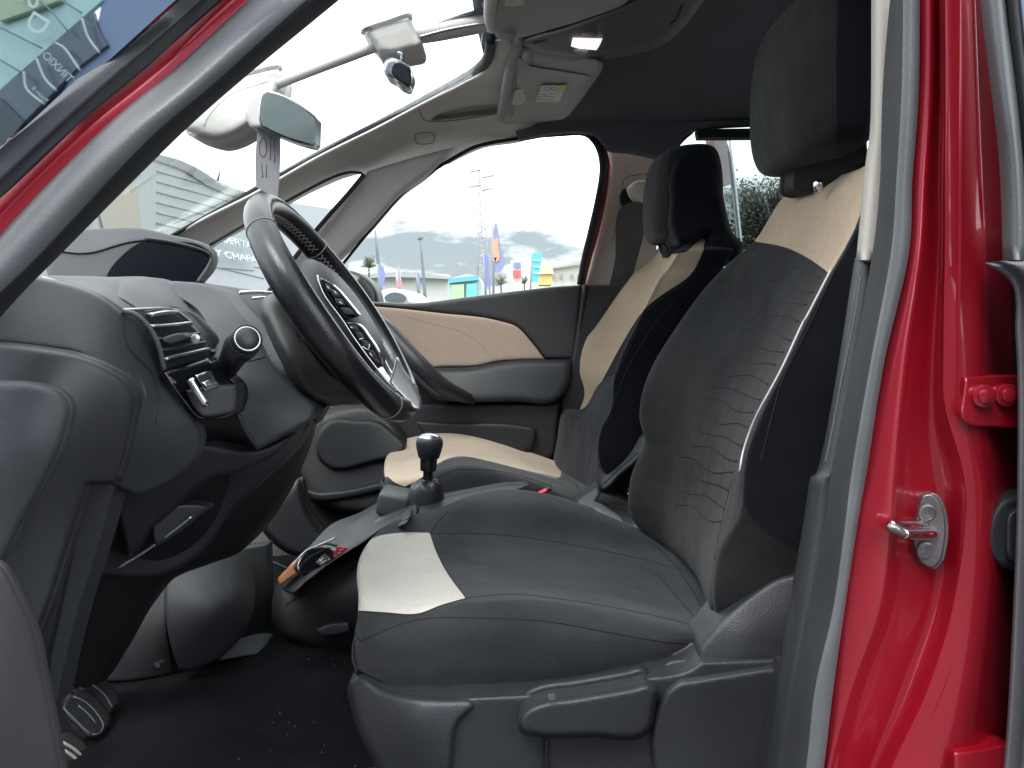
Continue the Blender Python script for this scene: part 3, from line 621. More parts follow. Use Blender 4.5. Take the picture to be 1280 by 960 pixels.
# air vent
vent = relief('air_vent', "153,389 167,387 207,386 222,391 238,403 250,416 257,428 262,438 260,448* 205,463* 201,444 190,414 172,396", "153,389,.835 207,386,.90 262,438,.97 205,463,.86 200,444,.855", M_dash2, dash, R=4, dr=.006, th=.05, step=3)
relief('vent_mouth', "176,398 188,394 210,392 222,396 234,405 246,418 254,432 256,437* 207,451* 203,440 195,416 186,404", "153,389,.832 207,386,.897 262,438,.967 205,463,.857 200,444,.852", M_black, dash, th=.006, step=3)
for s, r in (("186,394,.853 205,391,.872 219,391,.89", .0052), ("188,408,.85 208,407,.868 238,404,.898", .0042), ("194,424,.848 215,423,.866 248,417,.91", .0038), ("199,438,.848 225,434,.87 256,428,.925", .0036), ("205,449,.85 230,443,.885 259,436,.945", .0042)):
    tube('vent_slat', s, r, M_silver if r in (.0042, .0052) else M_dash2, dash, seg=10, flat=.55)
relief('vent_tab', "202,424 214,418 230,417 236,421 224,428 210,430", "202,424,.842 236,421,.872 215,430,.850", M_dash2, dash, R=3, dr=.005, th=.02, step=2.5)
lathe('vent_wheel', P(244.5, 423.5, .88), ray(244, 423).normalized()*-1, [(.0055, -.01), (.0055, .002), (.004, .003), (.0001, .003)], M_silver, dash, 20)
tube('vent_rim', '153,389,.83 168,393,.832 180,402,.835 190,415,.84 198,432,.845 202,448,.85 205,462,.855', .0030, M_rubber, dash)
tube('vent_rim', '155,388,.83 180,387,.85 207,386,.885 222,391,.90 238,403,.925', .0022, M_silver, dash)
# face of the dashboard around the steering column
face = relief('column_surround', "208,355 214,352 228,352 262,358 276,363 300,389 326,422 337,445 375,490 396,513 393,521 372,535 345,549 322,561 304,536 296,517* 297,480 264,460 258,446* 264,441 262,415 248,390",
    "208,355,1.14 270,361,1.16 300,389,1.10 262,430,1.0 330,440,1.03 395,515,.99 300,500,.93 322,560,.95", M_dash, dash, R=5, dr=.01, th=.05, step=4)
seam(face, ["262,416* 264,419* 265,441*", "310,452 322,449 337,445"], .0012, M_black)
swp = relief('switch_panel', "202,465* 213,462 260,448* 268,458 285,470 298,484 300,500 295,517* 280,523 264,526 250,525 240,517 228,502 216,486", "202,465,.845 260,448,.90 300,490,.91 250,525,.865", M_gloss, dash, R=4, dr=.006, th=.03, step=3)
relief('switch_plate', "232,488* 250,485* 282,482 297,480* 297,500 294,514 278,519 266,521 254,521 245,513", "232,488,.848 297,480,.890 260,521,.862", M_dash2, dash, R=3, dr=.004, th=.02, step=3)
tube('headlight_adjuster', "238,474,.842 246,488,.842 258,507,.845", [.0042, .0046, .004], M_chrome, dash, seg=12, k=4)
relief('switch_frame', "244,469* 259,464* 262,470 271,484* 256,489*", "244,469,.848 259,464,.862 256,489,.850", M_silver, dash, R=1.5, dr=.002, th=.01, step=2.5)
relief('switch_well', "247,471* 257,467* 266,482* 257,486*", "244,469,.845 259,464,.859 256,489,.847", M_black, dash, th=.006, step=2.5)
relief('switch_toggle', "252,478* 263,474* 267,482* 258,485*", "244,469,.838 259,464,.852 256,489,.840", M_silver, dash, R=1, dr=.002, th=.008, step=2.5)
seam(face, ["297,517 308,540 322,560"], .003, M_dash2)
# light stalk
stk = tube('light_stalk', "276,478,.97 281,466,.95 291,447,.92 300,434,.89 307,426,.865", [.0135, .0125, .0150, .0185, .0175], M_dash2, CAR, seg=24, k=6)
lathe('stalk_base', P(285, 472, .985), (P(300, 434, .89)-P(276, 478, .97)), [(.024, -.02), (.025, 0), (.022, .012), (.015, .02), (.012, .022)], M_dark, stk, 28)
ax = (P(312, 419, .85)-P(300, 434, .885)).normalized()
lathe('stalk_ring', P(304.5, 429, .878), ax, [(.0186, -.012), (.0188, 0), (.0182, .001), (.0184, .002), (.0176, .016), (.0165, .019), (.0150, .0195)], M_dark, stk, 32)
lathe('stalk_tip', P(309, 423.5, .862), ax, [(.0146, -.002), (.0143, .0012), (.0136, .0012), (.0130, .0012)], M_silver, stk, 32)
lathe('stalk_button', P(309, 423.5, .862), ax, [(.0134, -.002), (.0132, .0022), (.011, .0045), (.006, .006), (.0001, .0064)], M_dash2, stk, 32)
# instrument hood on the middle of the dashboard
hood = relief('instrument_hood', "58,312 70,300 92,290 130,286 178,286 215,295 248,303 262,310 268,320 266,332 249,355* 200,355 130,352 60,349*", "60,330,1.30 130,286,1.42 260,310,1.52 250,355,1.42 150,350,1.30", M_dark, CAR, R=6, dr=.02, th=.02, step=3)
relief('hood_lit_top', "58,312* 70,300 92,289 130,285.5 178,285.5 215,294 248,302 262,309 266,318* 250,308 215,303 180,301 158,304 140,309 120,315 104,317 80,315", "60,330,1.30 130,286,1.42 260,310,1.52 250,355,1.42 150,350,1.30", M_dash2, hood, R=3, dr=.004, th=.01, step=3, off=-.006)  # paler plastic on top, dark plastic below: light from above set in colour
relief('hood_cavity_shade', "130,352* 138,336 152,320 170,306 185,300 212,304 245,312 260,320 258,332 243,355*", "60,330,1.30 130,286,1.42 260,310,1.52 250,355,1.42 150,350,1.30", simple('cavity_shade_black', (.003, .004, .007), .9, spec=.05), hood, th=.01, step=3, off=-.008)  # flush matt black sheet painting the dark of the hood's cavity
tube('hood_rim', "181,299,1.32 215,304,1.37 247,312,1.43 263,321,1.45 262,332,1.44 247,354,1.40", .0045, M_dash2, hood, seg=10)
# far dash with defroster and glass base
relief('far_dash_top', "240,352* 300,360 345,366 360,372 380,392* 340,440* 290,385 262,360*", "240,352,1.7 345,366,1.75 340,430,1.5 300,370,1.6", M_dash2, dash, R=4, dr=.02, th=.05)
tube('chrome_strip', "300,366,1.55 320,365,1.58 345,367,1.62", .004, M_chrome, dash)
tube('chrome_strip', "316,373,1.53 330,372,1.55 345,374,1.58", .003, M_chrome, dash)

# ---- steering column and wheel
colm = relief('column_shroud', "325,386 329,374 342,366 362,364 380,380 410,420 440,470 462,496 455,503 430,506 400,508 382,500 368,484 350,450 334,415", "330,380,1.02 362,366,1.05 460,500,1.07 390,500,1.00 370,440,.985 420,440,1.04", M_door, CAR, R=16, dr=.06, th=.05, step=4)
relief('screw_well', "372,417 376,413 381,414 383,420 379,425 373,424", "360,410,.985 400,410,.99 380,430,.985", M_dash2, colm, R=2, dr=-.004, th=.004, step=2.5)
relief('column_gap_trim', "375,492* 385,500 400,510 408,508* 396,530* 386,520*", 1.02, M_door, colm, R=2, dr=.01, th=.03, step=3)
WC = P(424, 389, 1.09); wd = (P(513, 520, 1.09)-P(337, 258, 1.09)).normalized(); wn = Vector((0, 1, 0)).cross(wd).normalized()
if wn.x < 0: wn = -wn
wl = wn.cross(wd).normalized()
if wl.y < 0: wl = -wl          # wl: away from camera, wd: down along the wheel, wn: towards the driver
def wp(a, b, c=0): return WC+wl*a+wd*b+wn*c
R_W = .173
def rimpath(t):
    # D shape: the lower side is flatter
    x, y = math.cos(t), math.sin(t)
    b = R_W*y; 
    if y > .8: b = R_W*(.8+(y-.8)*.8)
    return wp(R_W*1.04*x, b)
n_r = 120; path = [rimpath(2*math.pi*i/n_r) for i in range(n_r)]
V = []; Fc = []; sg = 20
for i in range(n_r):
    t = (path[(i+1) % n_r]-path[i-1]).normalized(); a = wn; b = t.cross(a).normalized()
    ang = 2*math.pi*i/n_r; rr = .0185+.0022*max(0, math.cos(2*ang))**2
    for k in range(sg):
        w = 2*math.pi*k/sg; V.append(path[i]+a*math.cos(w)*rr*1.05+b*math.sin(w)*rr*.92)
for i in range(n_r):
    for k in range(sg):
        q = (k+1) % sg; j = (i+1) % n_r; Fc.append((i*sg+k, i*sg+q, j*sg+q, j*sg+k))
wheel = mesh_from('steering_wheel', V, Fc, M_leather, CAR)
def ringseam(ang, mat, r=.0008):
    c = rimpath(ang); t = (rimpath(ang+.02)-rimpath(ang-.02)).normalized(); b = t.cross(wn).normalized(); rr = .0185+.0022*max(0, math.cos(2*ang))**2
    Pn = [c+wn*math.cos(w)*rr*1.06+b*math.sin(w)*rr*.93 for w in [2*math.pi*k/24 for k in range(25)]]
    Vv, Ff = tube_geo(Pn, r, 6); mats = list(wheel.data.materials)
    if mat not in mats: wheel.data.materials.append(mat); mats.append(mat)
    append_geo(wheel, Vv, Ff, mats.index(mat))
M_stitch = simple('grey_thread', (.25, .24, .23), .8)
for a_ in (math.pi+.75, -.75, math.pi-1.08, 1.08): ringseam(a_, M_stitch if abs(a_) > 1 else M_stitch)
# criss-cross stitching inside the rim
def inner(ang, s): # s across the inner face
    c = rimpath(ang); cen = WC-c; cen = (cen-wn*cen.dot(wn)).normalized(); return c+cen*.0172+wn*s
nst = 26
for a0, a1 in ((-2.35, -.8),):
    for k in range(nst):
        p = a0+(a1-a0)*k/nst; q = p+(a1-a0)/nst
        for s0, s1 in ((-.006, .006), (.006, -.006)):
            Vv, Ff = tube_geo([inner(p, s0), inner(q, s1)], .0007, 5); mats = list(wheel.data.materials); append_geo(wheel, Vv, Ff, mats.index(M_stitch))
for a0, a1 in ((-.72, -.1),):
    for k in range(12):
        p = a0+(a1-a0)*k/12; q = p+(a1-a0)/12
        for s0, s1 in ((-.006, .006), (.006, -.006)):
            Vv, Ff = tube_geo([inner(p, s0), inner(q, s1)], .0007, 5); append_geo(wheel, Vv, Ff, list(wheel.data.materials).index(M_stitch))
# hub: a padded dome with spokes
def dome(name, cx, cy, ax_, ay_, c0, h, mat, parent, p=2.4, seg=48, rings=10):
    V = []; Fc = []
    for i in range(rings+1):
        s = i/rings; hh = h*math.sqrt(max(0, 1-s**2.6))
        for k in range(seg):
            w = 2*math.pi*k/seg; cx_, sy_ = math.cos(w), math.sin(w)
            x = abs(cx_)**(2/p)*math.copysign(1, cx_)*ax_*s; y = abs(sy_)**(2/p)*math.copysign(1, sy_)*ay_*s
            V.append(wp(cx+x, cy+y, c0+hh))
    for k in range(seg):
        w = 2*math.pi*k/seg; x = abs(math.cos(w))**(2/p)*math.copysign(1, math.cos(w))*ax_; y = abs(math.sin(w))**(2/p)*math.copysign(1, math.sin(w))*ay_
        V.append(wp(cx+x*.9, cy+y*.9, c0-.035))
    for i in range(rings+1):
        for k in range(seg):
            q = (k+1) % seg; Fc.append((i*seg+k, i*seg+q, (i+1)*seg+q, (i+1)*seg+k))
    Fc.append(tuple((rings+1)*seg+k for k in range(seg)))
    return mesh_from(name, V, Fc, mat, parent)
hub = dome('hub', 0, .008, .104, .098, -.006, .034, M_door, wheel)
for sx in (-1, 1):
    V, Fc = tube_geo([wp(sx*.075, .0, -.012), wp(sx*.12, -.005, -.010), wp(sx*.165, -.012, -.002)], [.026, .022, .018], 16, flat=.45, upv=tuple(wn))
    mesh_from('spoke', V, Fc, M_gloss, wheel)
for k in range(2):
    dome('button_panel', .098, -.036+.075*k, .026, .032, -.006, .014, M_gloss, wheel, p=4, seg=32, rings=6)
b1_ = relief('button_panel', "400,347 407,350 421,360 436,377 449,393* 446,396 430,397 420,386 409,369 401,356", 1.0, M_gloss, wheel, R=2, dr=.002, th=.012, step=2.5)
b2_ = relief('button_panel', "431,403* 443,403 451,407 461,420 471,435 477,450 477,458 470,452 458,438 443,419", 1.0, M_gloss, wheel, R=2, dr=.002, th=.012, step=2.5)
for o_ in ("406,354* 411,357 415,365* 410,364", "414,361* 422,366 424,372* 416,370", "418,372* 428,375 431,382* 422,381", "425,384* 437,386 443,393* 432,393",
           "436,406* 445,408 449,414* 441,413", "444,414* 451,416 456,424* 448,422", "451,424* 459,427 464,435* 456,434", "459,436* 467,439 471,447* 463,445", "466,446* 472,449 475,455* 469,453"):
    relief('button', o_, .994, M_dash, wheel, R=1, dr=.0015, th=.008, step=2)
for l_ in ("449,424 454,423", "453,433 460,437 462,430", "462,441 466,446", "409,358 412,361", "418,364 421,368", "424,377 428,380", "438,409 441,410"):
    tube('button_mark', ' '.join(t+',.992' for t in l_.split()), .0006, M_white, wheel, k=2, seg=6)
tube('chrome_edge', "397,344,.998 399,354,.996 406,370,.994 419,388,.992 428,400,.992 441,420,.992 456,441,.992 472,462,.992 485,478,.994 497,490,1.0", .0013, M_chrome, wheel, seg=8, k=5)
relief('spoke_trim', "495,447 504,462 512,474 521,489 526,502 524,512 517,511* 505,498 496,489* 486,477* 490,466 493,456", "495,447,1.07 526,502,1.08 486,477,1.02", M_silver, wheel, R=3, dr=.004, th=.01, step=2.5)
V, Fc = tube_geo([wp(0, .075, -.008), wp(0, .11, -.006), wp(0, .14, -.001), wp(0, .155, .008)], [.050, .042, .034, .024], 20, flat=.28, upv=tuple(wn))
mesh_from('spoke_trim', V, Fc, M_silver, wheel)
tube('chrome_edge', [tuple(wp(.094, -.07, .002)), tuple(wp(.103, -.03, .006)), tuple(wp(.103, .02, .006)), tuple(wp(.090, .065, .004)), tuple(wp(.058, .10, .004)), tuple(wp(.045, .128, .006))], .0018, M_chrome, wheel, world=True, seg=8)

# ---- lower dash, footwell
low = relief('lower_dash', "200,590* 250,560 322,561 372,540 394,516 390,540 372,590 345,640 312,680 300,690 262,705 215,725 185,760 150,820 120,860 90,870* 80,820 110,700 150,610*",
    "200,600,.95 390,520,1.10 300,690,1.16 100,860,1.1 150,700,1.0 330,640,1.15", M_dark, CAR, R=12, dr=.03, th=.02)
relief('knee_strip', "113,607* 145,605* 125,680 100,760 80,840 72,880* 48,880* 60,800 80,720", "113,607,.80 145,605,.81 80,880,.86", M_dash, low, R=3, dr=.004, th=.03)
relief('knee_panel', "152,605 190,575 250,556 322,561 372,540* 340,570 300,590 262,600 215,640 190,662* 160,700*", "150,610,.90 372,540,1.02 190,660,.95 260,600,.97", M_dash2, low, R=6, dr=.015, th=.03)
relief('fuse_door', "190,665* 196,642 260,637 245,650 222,668 195,685*", "190,665,.96 260,637,1.0 195,685,.965", M_dash2, low, R=3, dr=.006, th=.02)
tube('metal_edge', "146,711,.955 180,690,.965 215,665,.975 240,645,.985", .0022, M_silver, low)
kick = relief('kick_panel', "-60,700* 0,705 25,745 45,790 58,850 70,910 80,960* 84,1060* -60,1060*", "-60,700,.62 0,705,.63 60,850,.66 80,1000,.66 -20,900,.60", plastic('kick_plastic', (.036, .034, .042), .65, .4, 600), CAR, R=10, dr=.01, th=.006)
relief('footwell_side', "-60,680* 40,640 112,607* 90,690 70,770 52,850 60,960* 60,1060* -60,1060*", "-60,680,.74 112,607,.80 60,960,.86", M_dark, CAR, th=.02)
CT = relief('centre_tunnel', "184,727* 214,700* 335,680* 335,770 330,812* 275,826 215,842 150,852 84,846* 90,800 120,770", "184,727,1.30 300,700,1.42 270,800,1.34 120,840,1.22 235,770,1.24", plastic('tunnel_plastic', (.026, .028, .031), .65, .3, 700), CAR, R=3, dr=.006, th=.03)
seam(CT, ["211,720 206,750 208,790 216,838"], .002, M_black)
relief('tunnel_bulge', "211,700* 300,690* 314,740 304,792 277,822* 250,834 224,839* 212,800 206,750", "208,716,1.245 314,740,1.36 220,840,1.225 250,770,1.205 277,822,1.26 290,750,1.25", plastic('bulge_plastic', (.030, .032, .036), .65, .3, 700), CT, R=5, dr=.006, th=.02)
for u, v in ((115, 797), (196, 833)):
    lathe('fixing_cap', P(u, v, 1.18), (0, -1, .2), [(.006, -.02), (.006, .002), (.004, .004), (.0001, .005)], M_dash2, CT, 20)
bulk = relief('bulkhead', "260,690* 300,640 345,600 372,560 420,560 480,600 520,680 400,850* 230,860*", "260,690,1.9 420,560,2.05 400,850,1.85 300,800,1.7", M_dark, CAR, th=.03)
relief('tunnel_carpet', "300,700* 345,760 420,760* 420,800* 300,850* 240,850*", "300,700,1.6 420,800,1.5 300,850,1.45", M_carpet, bulk, th=.02)
relief('glovebox_lower', "326,656 352,620 372,600 385,640 420,680 450,690 440,705 400,700 356,690", "326,656,1.75 372,600,1.8 450,690,1.8", M_door, bulk, R=8, dr=.03, th=.04)
tube('metal_edge', "303,687,1.5 330,698,1.52 362,712,1.55", .003, M_silver, bulk)
relief('sill_rail', "272,812* 330,800 375,814* 376,822* 330,818 274,826*", "272,812,1.30 375,814,1.42 330,820,1.35", plastic('sill_grey', (.06, .063, .067), .6), CAR, R=3, dr=.006, th=.03, step=3)
zf = P(300, 850, 1.25).z
rows = [[(x, y, zf+.02*math.sin(x*7+y*5)*0+(.10*max(0, (-x-.55))**1)) for x in (-1.0, -.7, -.4, -.1, .3, .8)] for y in (.70, .9, 1.1, 1.3, 1.6, 1.9, 2.15)]
floor = grid('car_floor', rows, M_carpet, CAR, th=.02, world=True, ku=14, kv=14)
for p_ in range(110):      # lint and grit on the mat
    x, y = random.uniform(-.62, -.1), random.uniform(.82, 1.35)
    s = random.uniform(.0004, .0014); Vv, Ff = tube_geo([Vector((x, y, zf+.001)), Vector((x+random.uniform(-2, 2)*s, y+random.uniform(-2, 2)*s, zf+.002))], s*.5, 4)
    if p_ == 0: LM = simple('lint', (.35, .34, .32), .9); floor.data.materials.append(LM)
    append_geo(floor, Vv, Ff, 1)
mat_ = tube('mat_edge', [(-.30, .93, zf+.004), (-.29, .955, zf+.004), (-.24, .965, zf+.004), (-.14, .97, zf+.004)], .0016, M_dash2, floor, world=True)
# pedals
def pedal(out, D, name='pedal'):
    p = relief(name, out, D, M_dark, CAR, R=4, dr=.008, th=.02, step=2.5)
    return p
p1 = pedal("82,852 95,846 112,850 128,860 140,876 143,886 136,893 126,894 110,880 95,868 84,862", "85,850,1.10 143,880,1.12 100,880,1.08")
seam(p1, ["86,851 100,850 118,858 132,870 140,884", "86,858 100,860 115,870 128,884"], .0016, M_rubber)
p2 = pedal("78,882 84,874 92,870 108,876 122,890 130,905 128,916 120,922 112,922 96,908 82,894", "80,880,1.05 130,910,1.07 100,920,1.03")
seam(p2, ["92,871 106,877 118,888 127,901 129,909 124,917 115,918", "79,885 90,896 104,910 114,918", "98,882 110,892 120,904"], .0015, M_rubber)
p3 = pedal("62,930 78,925 90,930 102,943 110,958 113,990* 70,990*", "62,930,1.0 110,958,1.02 80,990,.98")
seam(p3, ["78,928 92,936 104,948 110,960", "80,938 92,946 102,958"], .0024, plastic('pedal_edge', (.30, .28, .25), .4))
tube('pedal_arm', "112,918,1.06 96,905,1.10 80,860,1.2", .01, M_dark, p2)

# ---- centre console
cc = relief('centre_console', "340,768 341,745 350,722 372,700 400,672 440,655 480,632 520,620 600,605 700,620 800,650* 830,760* 500,830 430,822 385,812 358,800",
    "340,760,1.38 372,700,1.45 480,632,1.58 600,605,1.60 800,650,1.5 430,822,1.36 500,700,1.36 400,740,1.36", M_door, CAR, R=14, dr=.05, th=.10)
seam(cc, ["358,756 380,742 410,724 440,706 462,690"], .0016, M_black)
relief('console_top', "352,736 372,702 400,674 442,655 482,632 520,625 520,645 480,660 452,680 420,700 385,726 362,742", "355,735,1.345 372,702,1.40 482,632,1.50 480,655,1.36 420,700,1.345", M_dark, cc, R=5, dr=.01, th=.03)
relief('console_tray', "370,704 378,692 392,684 408,681 420,684 430,690* 402,712 386,718* 372,716", "370,704,1.345 408,681,1.37 390,716,1.335", M_gloss, cc, R=3, dr=.004, th=.015, step=3)
tube('tray_edge', "369,710,1.33 373,699,1.335 384,688,1.345 400,681,1.355 420,672,1.37", .0018, M_silver, cc)
relief('orange_trim', "347,726 356,714 366,704 371,702* 369,712 372,717* 360,725 350,731", "347,726,1.335 371,702,1.345 360,728,1.33", M_wood, cc, R=3, dr=.006, th=.02, step=2.5)
seam(cc, ["392,714* 404,702*"], .001, M_black)
sw = relief('tray_socket', "394,703* 404,694* 412,700* 402,708*", "394,703,1.325 412,700,1.33 404,694,1.335", M_dark, cc, th=.01, step=3)
seam(sw, ["397,703* 405,697*", "400,705* 408,700*", "399,699* 405,704*", "402,695* 402,697*", "411,699* 412,701*"], .0008, M_white)
KT = relief('warning_card', "421,683* 435,685* 430,690 417,697* 416,695*", "421,683,1.325 435,685,1.33 417,697,1.32", M_redbuckle, None, R=1, dr=.001, th=.004, step=2.5)
tag(KT, 'small red triangular card standing in the console tray', 'card')
seam(KT, ["424,688* 429,687*", "422,692* 427,690*", "418,696* 421,694*"], .0007, M_white)
relief('console_recess', "395,790 410,780 436,778* 438,790* 420,794 400,794", "395,790,1.335 436,778,1.335 420,794,1.33", M_dash2, cc, R=4, dr=.004, th=.006, step=3)
surr = relief('gear_surround', "455,678 460,662 470,650 490,640 530,628 600,612 640,606 660,606 620,625 590,640 560,655 500,672 470,682", "455,678,1.36 470,650,1.40 600,612,1.50 640,606,1.52 560,655,1.34", M_dash2, cc, R=5, dr=.012, th=.03, step=3)
tube('surround_edge', "484,660,1.32 500,656,1.32 528,647,1.325", .0018, M_silver, cc)
blk = box('console_box', P(494, 627, 1.47), (.060, .085, .045), plastic('box_grey', (.06, .065, .07), .45, .3, 700), cc, .008, Matrix.Rotation(.25, 3, 'Y'))
boot = grid('gear_boot', [[(c[0]+r*math.cos(w)*ex, c[1]+r*math.sin(w), c[2]+.003*math.sin(w*5+i*1.3)) for w in [2*math.pi*k/16 for k in range(16)]] for i, (c, r, ex) in enumerate([
    (P(530, 668, 1.45), .050, 1.0), (P(531, 645, 1.45), .042, 1.0), (P(532, 625, 1.45), .036, 1.0), (P(533, 610, 1.45), .031, 1.0), (P(534, 603, 1.45), .024, 1.0), (P(534.5, 601, 1.45), .015, 1.0)])], M_boot, cc, ku=4, kv=6, closed=True, caps=True, world=True)
relief('boot_side', "478,658 482,645 490,636 505,630 512,640 508,654 495,660 482,664", "480,660,1.40 510,635,1.42 495,650,1.37", M_boot, cc, R=8, dr=.03, th=.03, step=3)
kd = (P(536, 560, 1.45)-P(534, 602, 1.45)).normalized(); kb = P(534.5, 603, 1.45)
GL = lathe('gear_lever', kb, kd, [(.012, -.01), (.0125, .004), (.0095, .006), (.0095, .022), (.0155, .024), (.0165, .046), (.0165, .048)], M_leather, CAR, 28)
lathe('gear_knob', kb, kd, [(.0165, .046), (.0205, .050), (.0255, .070), (.0262, .078), (.0250, .084), (.0225, .088), (.0215, .0885)], M_dash2, GL, 32)
lathe('knob_cap', kb, kd, [(.0218, .0875), (.0212, .0895), (.017, .093), (.009, .0955), (.0001, .096)], M_silver, GL, 32)

# ================================================================= seats
M_seatc = cloth('seat_cloth', (.021, .0215, .0225), [('beige', (.42, .325, .235)), ('navy', (.0085, .0095, .013))], sheen=.15)
M_cush = cloth('cushion_cloth', (.027, .0295, .032), [('beige', (.50, .475, .42))], sheen=.2)
M_cush2 = cloth('cushion_cloth_far', (.028, .029, .031), [('beige', (.46, .37, .29))], sheen=.3)
M_plaincl = cloth('plain_cloth', (.016, .017, .021), sheen=.25)
M_navycl = cloth('navy_cloth', (.010, .011, .014), sheen=.2)
M_hr = cloth('headrest_cloth', (.024, .025, .025), [('navy', (.010, .011, .014))], sheen=.25)
def headrest(parent, x0, y0, y1, z0, z1, dep, lean=.03, nm='headrest'):
    rows = []; ym = (y0+y1)/2; hw = (y1-y0)/2
    for s, sc, xo in ((0, .55, .035), (.03, .80, .018), (.10, .93, .008), (.25, .98, .001), (.5, 1, 0), (.72, 1, .004), (.88, .97, .012), (.96, .90, .024), (.99, .75, .04), (1.0, .5, .05)):
        z = z0+(z1-z0)*s; lx = x0+lean*s; r = []
        for k in range(20):
            w = 2*math.pi*k/20; c, sn = math.cos(w), math.sin(w); p = 2/3.2
            yy = ym+math.copysign(abs(sn)**p, sn)*hw*sc
            xx = lx+dep/2+math.copysign(abs(c)**p, c)*(dep/2-xo)
            if c < 0: xx += .018*(abs((yy-ym)/hw)**2)
            r.append((xx, yy, z))
        rows.append(r)
    return grid(nm, rows, M_hr, parent, ku=3, kv=4, closed=True, caps=True, world=True)
def W3(u, v, y): p = P(u, v, y); return p
# ----- driver's backrest
tab = ["1003,228,1.22 1012,226,1.18 1040,222,1.09 1072,212,.99 1086,205,.95",
"975,252,1.27 985,252,1.22 1015,250,1.11 1055,240,.98 1080,232,.91",
"946,299,1.31 962,298,1.26 1000,290,1.13 1045,275,.97 1077,262,.88",
"911,330,1.32 935,330,1.26 985,325,1.15 1033,318,.965 1056,309,.87",
"881,363,1.32 915,365,1.26 970,362,1.15 1015,358,.96 1036,343,.86",
"853,402,1.32 893,405,1.26 950,408,1.15 987,412,.95 1005,403,.855",
"824,448,1.32 872,455,1.26 925,462,1.14 957,472,.94 974,468,.85",
"808,485,1.32 858,495,1.26 910,510,1.13 937,522,.93 949,519,.85",
"802,522,1.32 848,540,1.26 895,562,1.12 920,582,.92 930,574,.85",
"807,556,1.32 842,585,1.27 885,618,1.12 909,642,.91 922,640,.85",
"791,600,1.32 833,635,1.27 868,670,1.12 887,702,.90 897,690,.85",
"790,645,1.32 835,672,1.27 868,712,1.12 883,747,.90 890,742,.85",
"815,680,1.32 845,695,1.27 880,732,1.14 892,768,.90 900,778,.86",
"860,740,1.32 890,755,1.27 920,780,1.14 930,800,.92 935,812,.88"]
def back_rows(tab, near_dx, back_dx):
    rows = []
    for i, r in enumerate(tab):
        Q = [P(*q) for q in pts(r, 3)]; F_, B_ = Q[0], Q[-1]; mid = Q[2]
        a1 = B_+Vector((.012, -.012, .0)); a2 = B_+Vector((near_dx, -.006, .0)); b1 = B_+Vector((back_dx, .05, 0)); b2 = F_+Vector((back_dx, -.05, 0)); f2 = F_+Vector((near_dx, .012, 0)); f1 = F_+Vector((.014, .014, 0))
        rows.append([tuple(v) for v in Q+[a1, a2, b1, b2, f2, f1]])
    return rows
rows = back_rows(tab, .09, .13)
seat = relief('driver_seat', "441,850 455,846 480,862 540,872 640,872 740,862 820,846 862,834 880,826 930,824 978,822 1000,960* 1000,1080* 470,1080* 470,960 452,925 440,890 435,862",
    "440,850,.86 640,870,.80 980,822,.79 980,1050,.78 470,1050,.84 480,900,.82", M_seatpl, CAR, R=10, dr=.02, th=.03)
tag(seat, 'near seat with grey cloth cushion and pale grey front patch')
bk = grid('backrest', rows, M_seatc, seat, ku=8, kv=8, closed=True, caps=True, world=True)
mask(bk, 'beige', "960,215* 1090,180* 1083,210 1077,264 1056,310 1037,342* 1009,322 981,309 945,302* 930,290*")
mask(bk, 'navy', "1100,200* 1080,255 1060,306 1040,342 1009,400 980,458 950,519 932,560 925,600 935,640 1010,700* 1200,700* 1200,200*")
tb = bvh_of(bk)
seam(bk, ["1039,338* 1010,394 1003,406 976,464 946,520 931,560 925,590*"], .0013, M_piping, .0006, tree=tb)
seam(bk, ["945,303 981,310 1009,323 1036,342", "1060,308 1040,345 1015,400 980,470 965,520 950,580", "893,700 905,640 915,600"], .0008, M_seamdk, 0, tree=tb)
waves = []
for i in range(17):
    f = i/16; v0_ = 328+f*300; ul = np.interp(v0_, [330, 450, 560, 640], [962, 892, 858, 846])+6*math.sin(i*2.3); ur = np.interp(v0_+10, [340, 406, 463, 518, 575, 640], [1030, 997, 968, 940, 922, 905])-4
    dv = 16+8*f; n_ = 12; waves.append([(ul+(ur-ul)*k/n_, v0_+dv*k/n_+(3.2+1.5*math.sin(i*2.1))*math.sin(k/n_*7.5+i*1.7)) for k in range(n_+1)])
seam(bk, waves, .0009, M_seamdk, .0, tree=tb)
hz0 = P(969, 224, 1.2).z
hr = headrest(seat, P(938, 130, 1.22).x-.026, .945, 1.240, P(991, 224, 1.20).z, P(960, 62, 1.22).z+.012, .125, lean=.005)
mask(hr, 'navy', "1052,-200* 1048,0 1046,100 1048,230* 1300,230* 1300,-200*")
seam(hr, ["1046,-10 1045,120 1046,195"], .0008, M_seamdk)
relief('headrest_post', "990,212* 1020,190 1084,170* 1081,209 1040,229 1003,241 992,238", "990,225,1.12 1080,210,1.02 1000,240,1.12", M_black, seat, R=4, dr=.01, th=.05, step=3)
tube('chrome_post', "1022,224,1.04 1023,240,1.04", .006, M_chrome, seat, k=2)
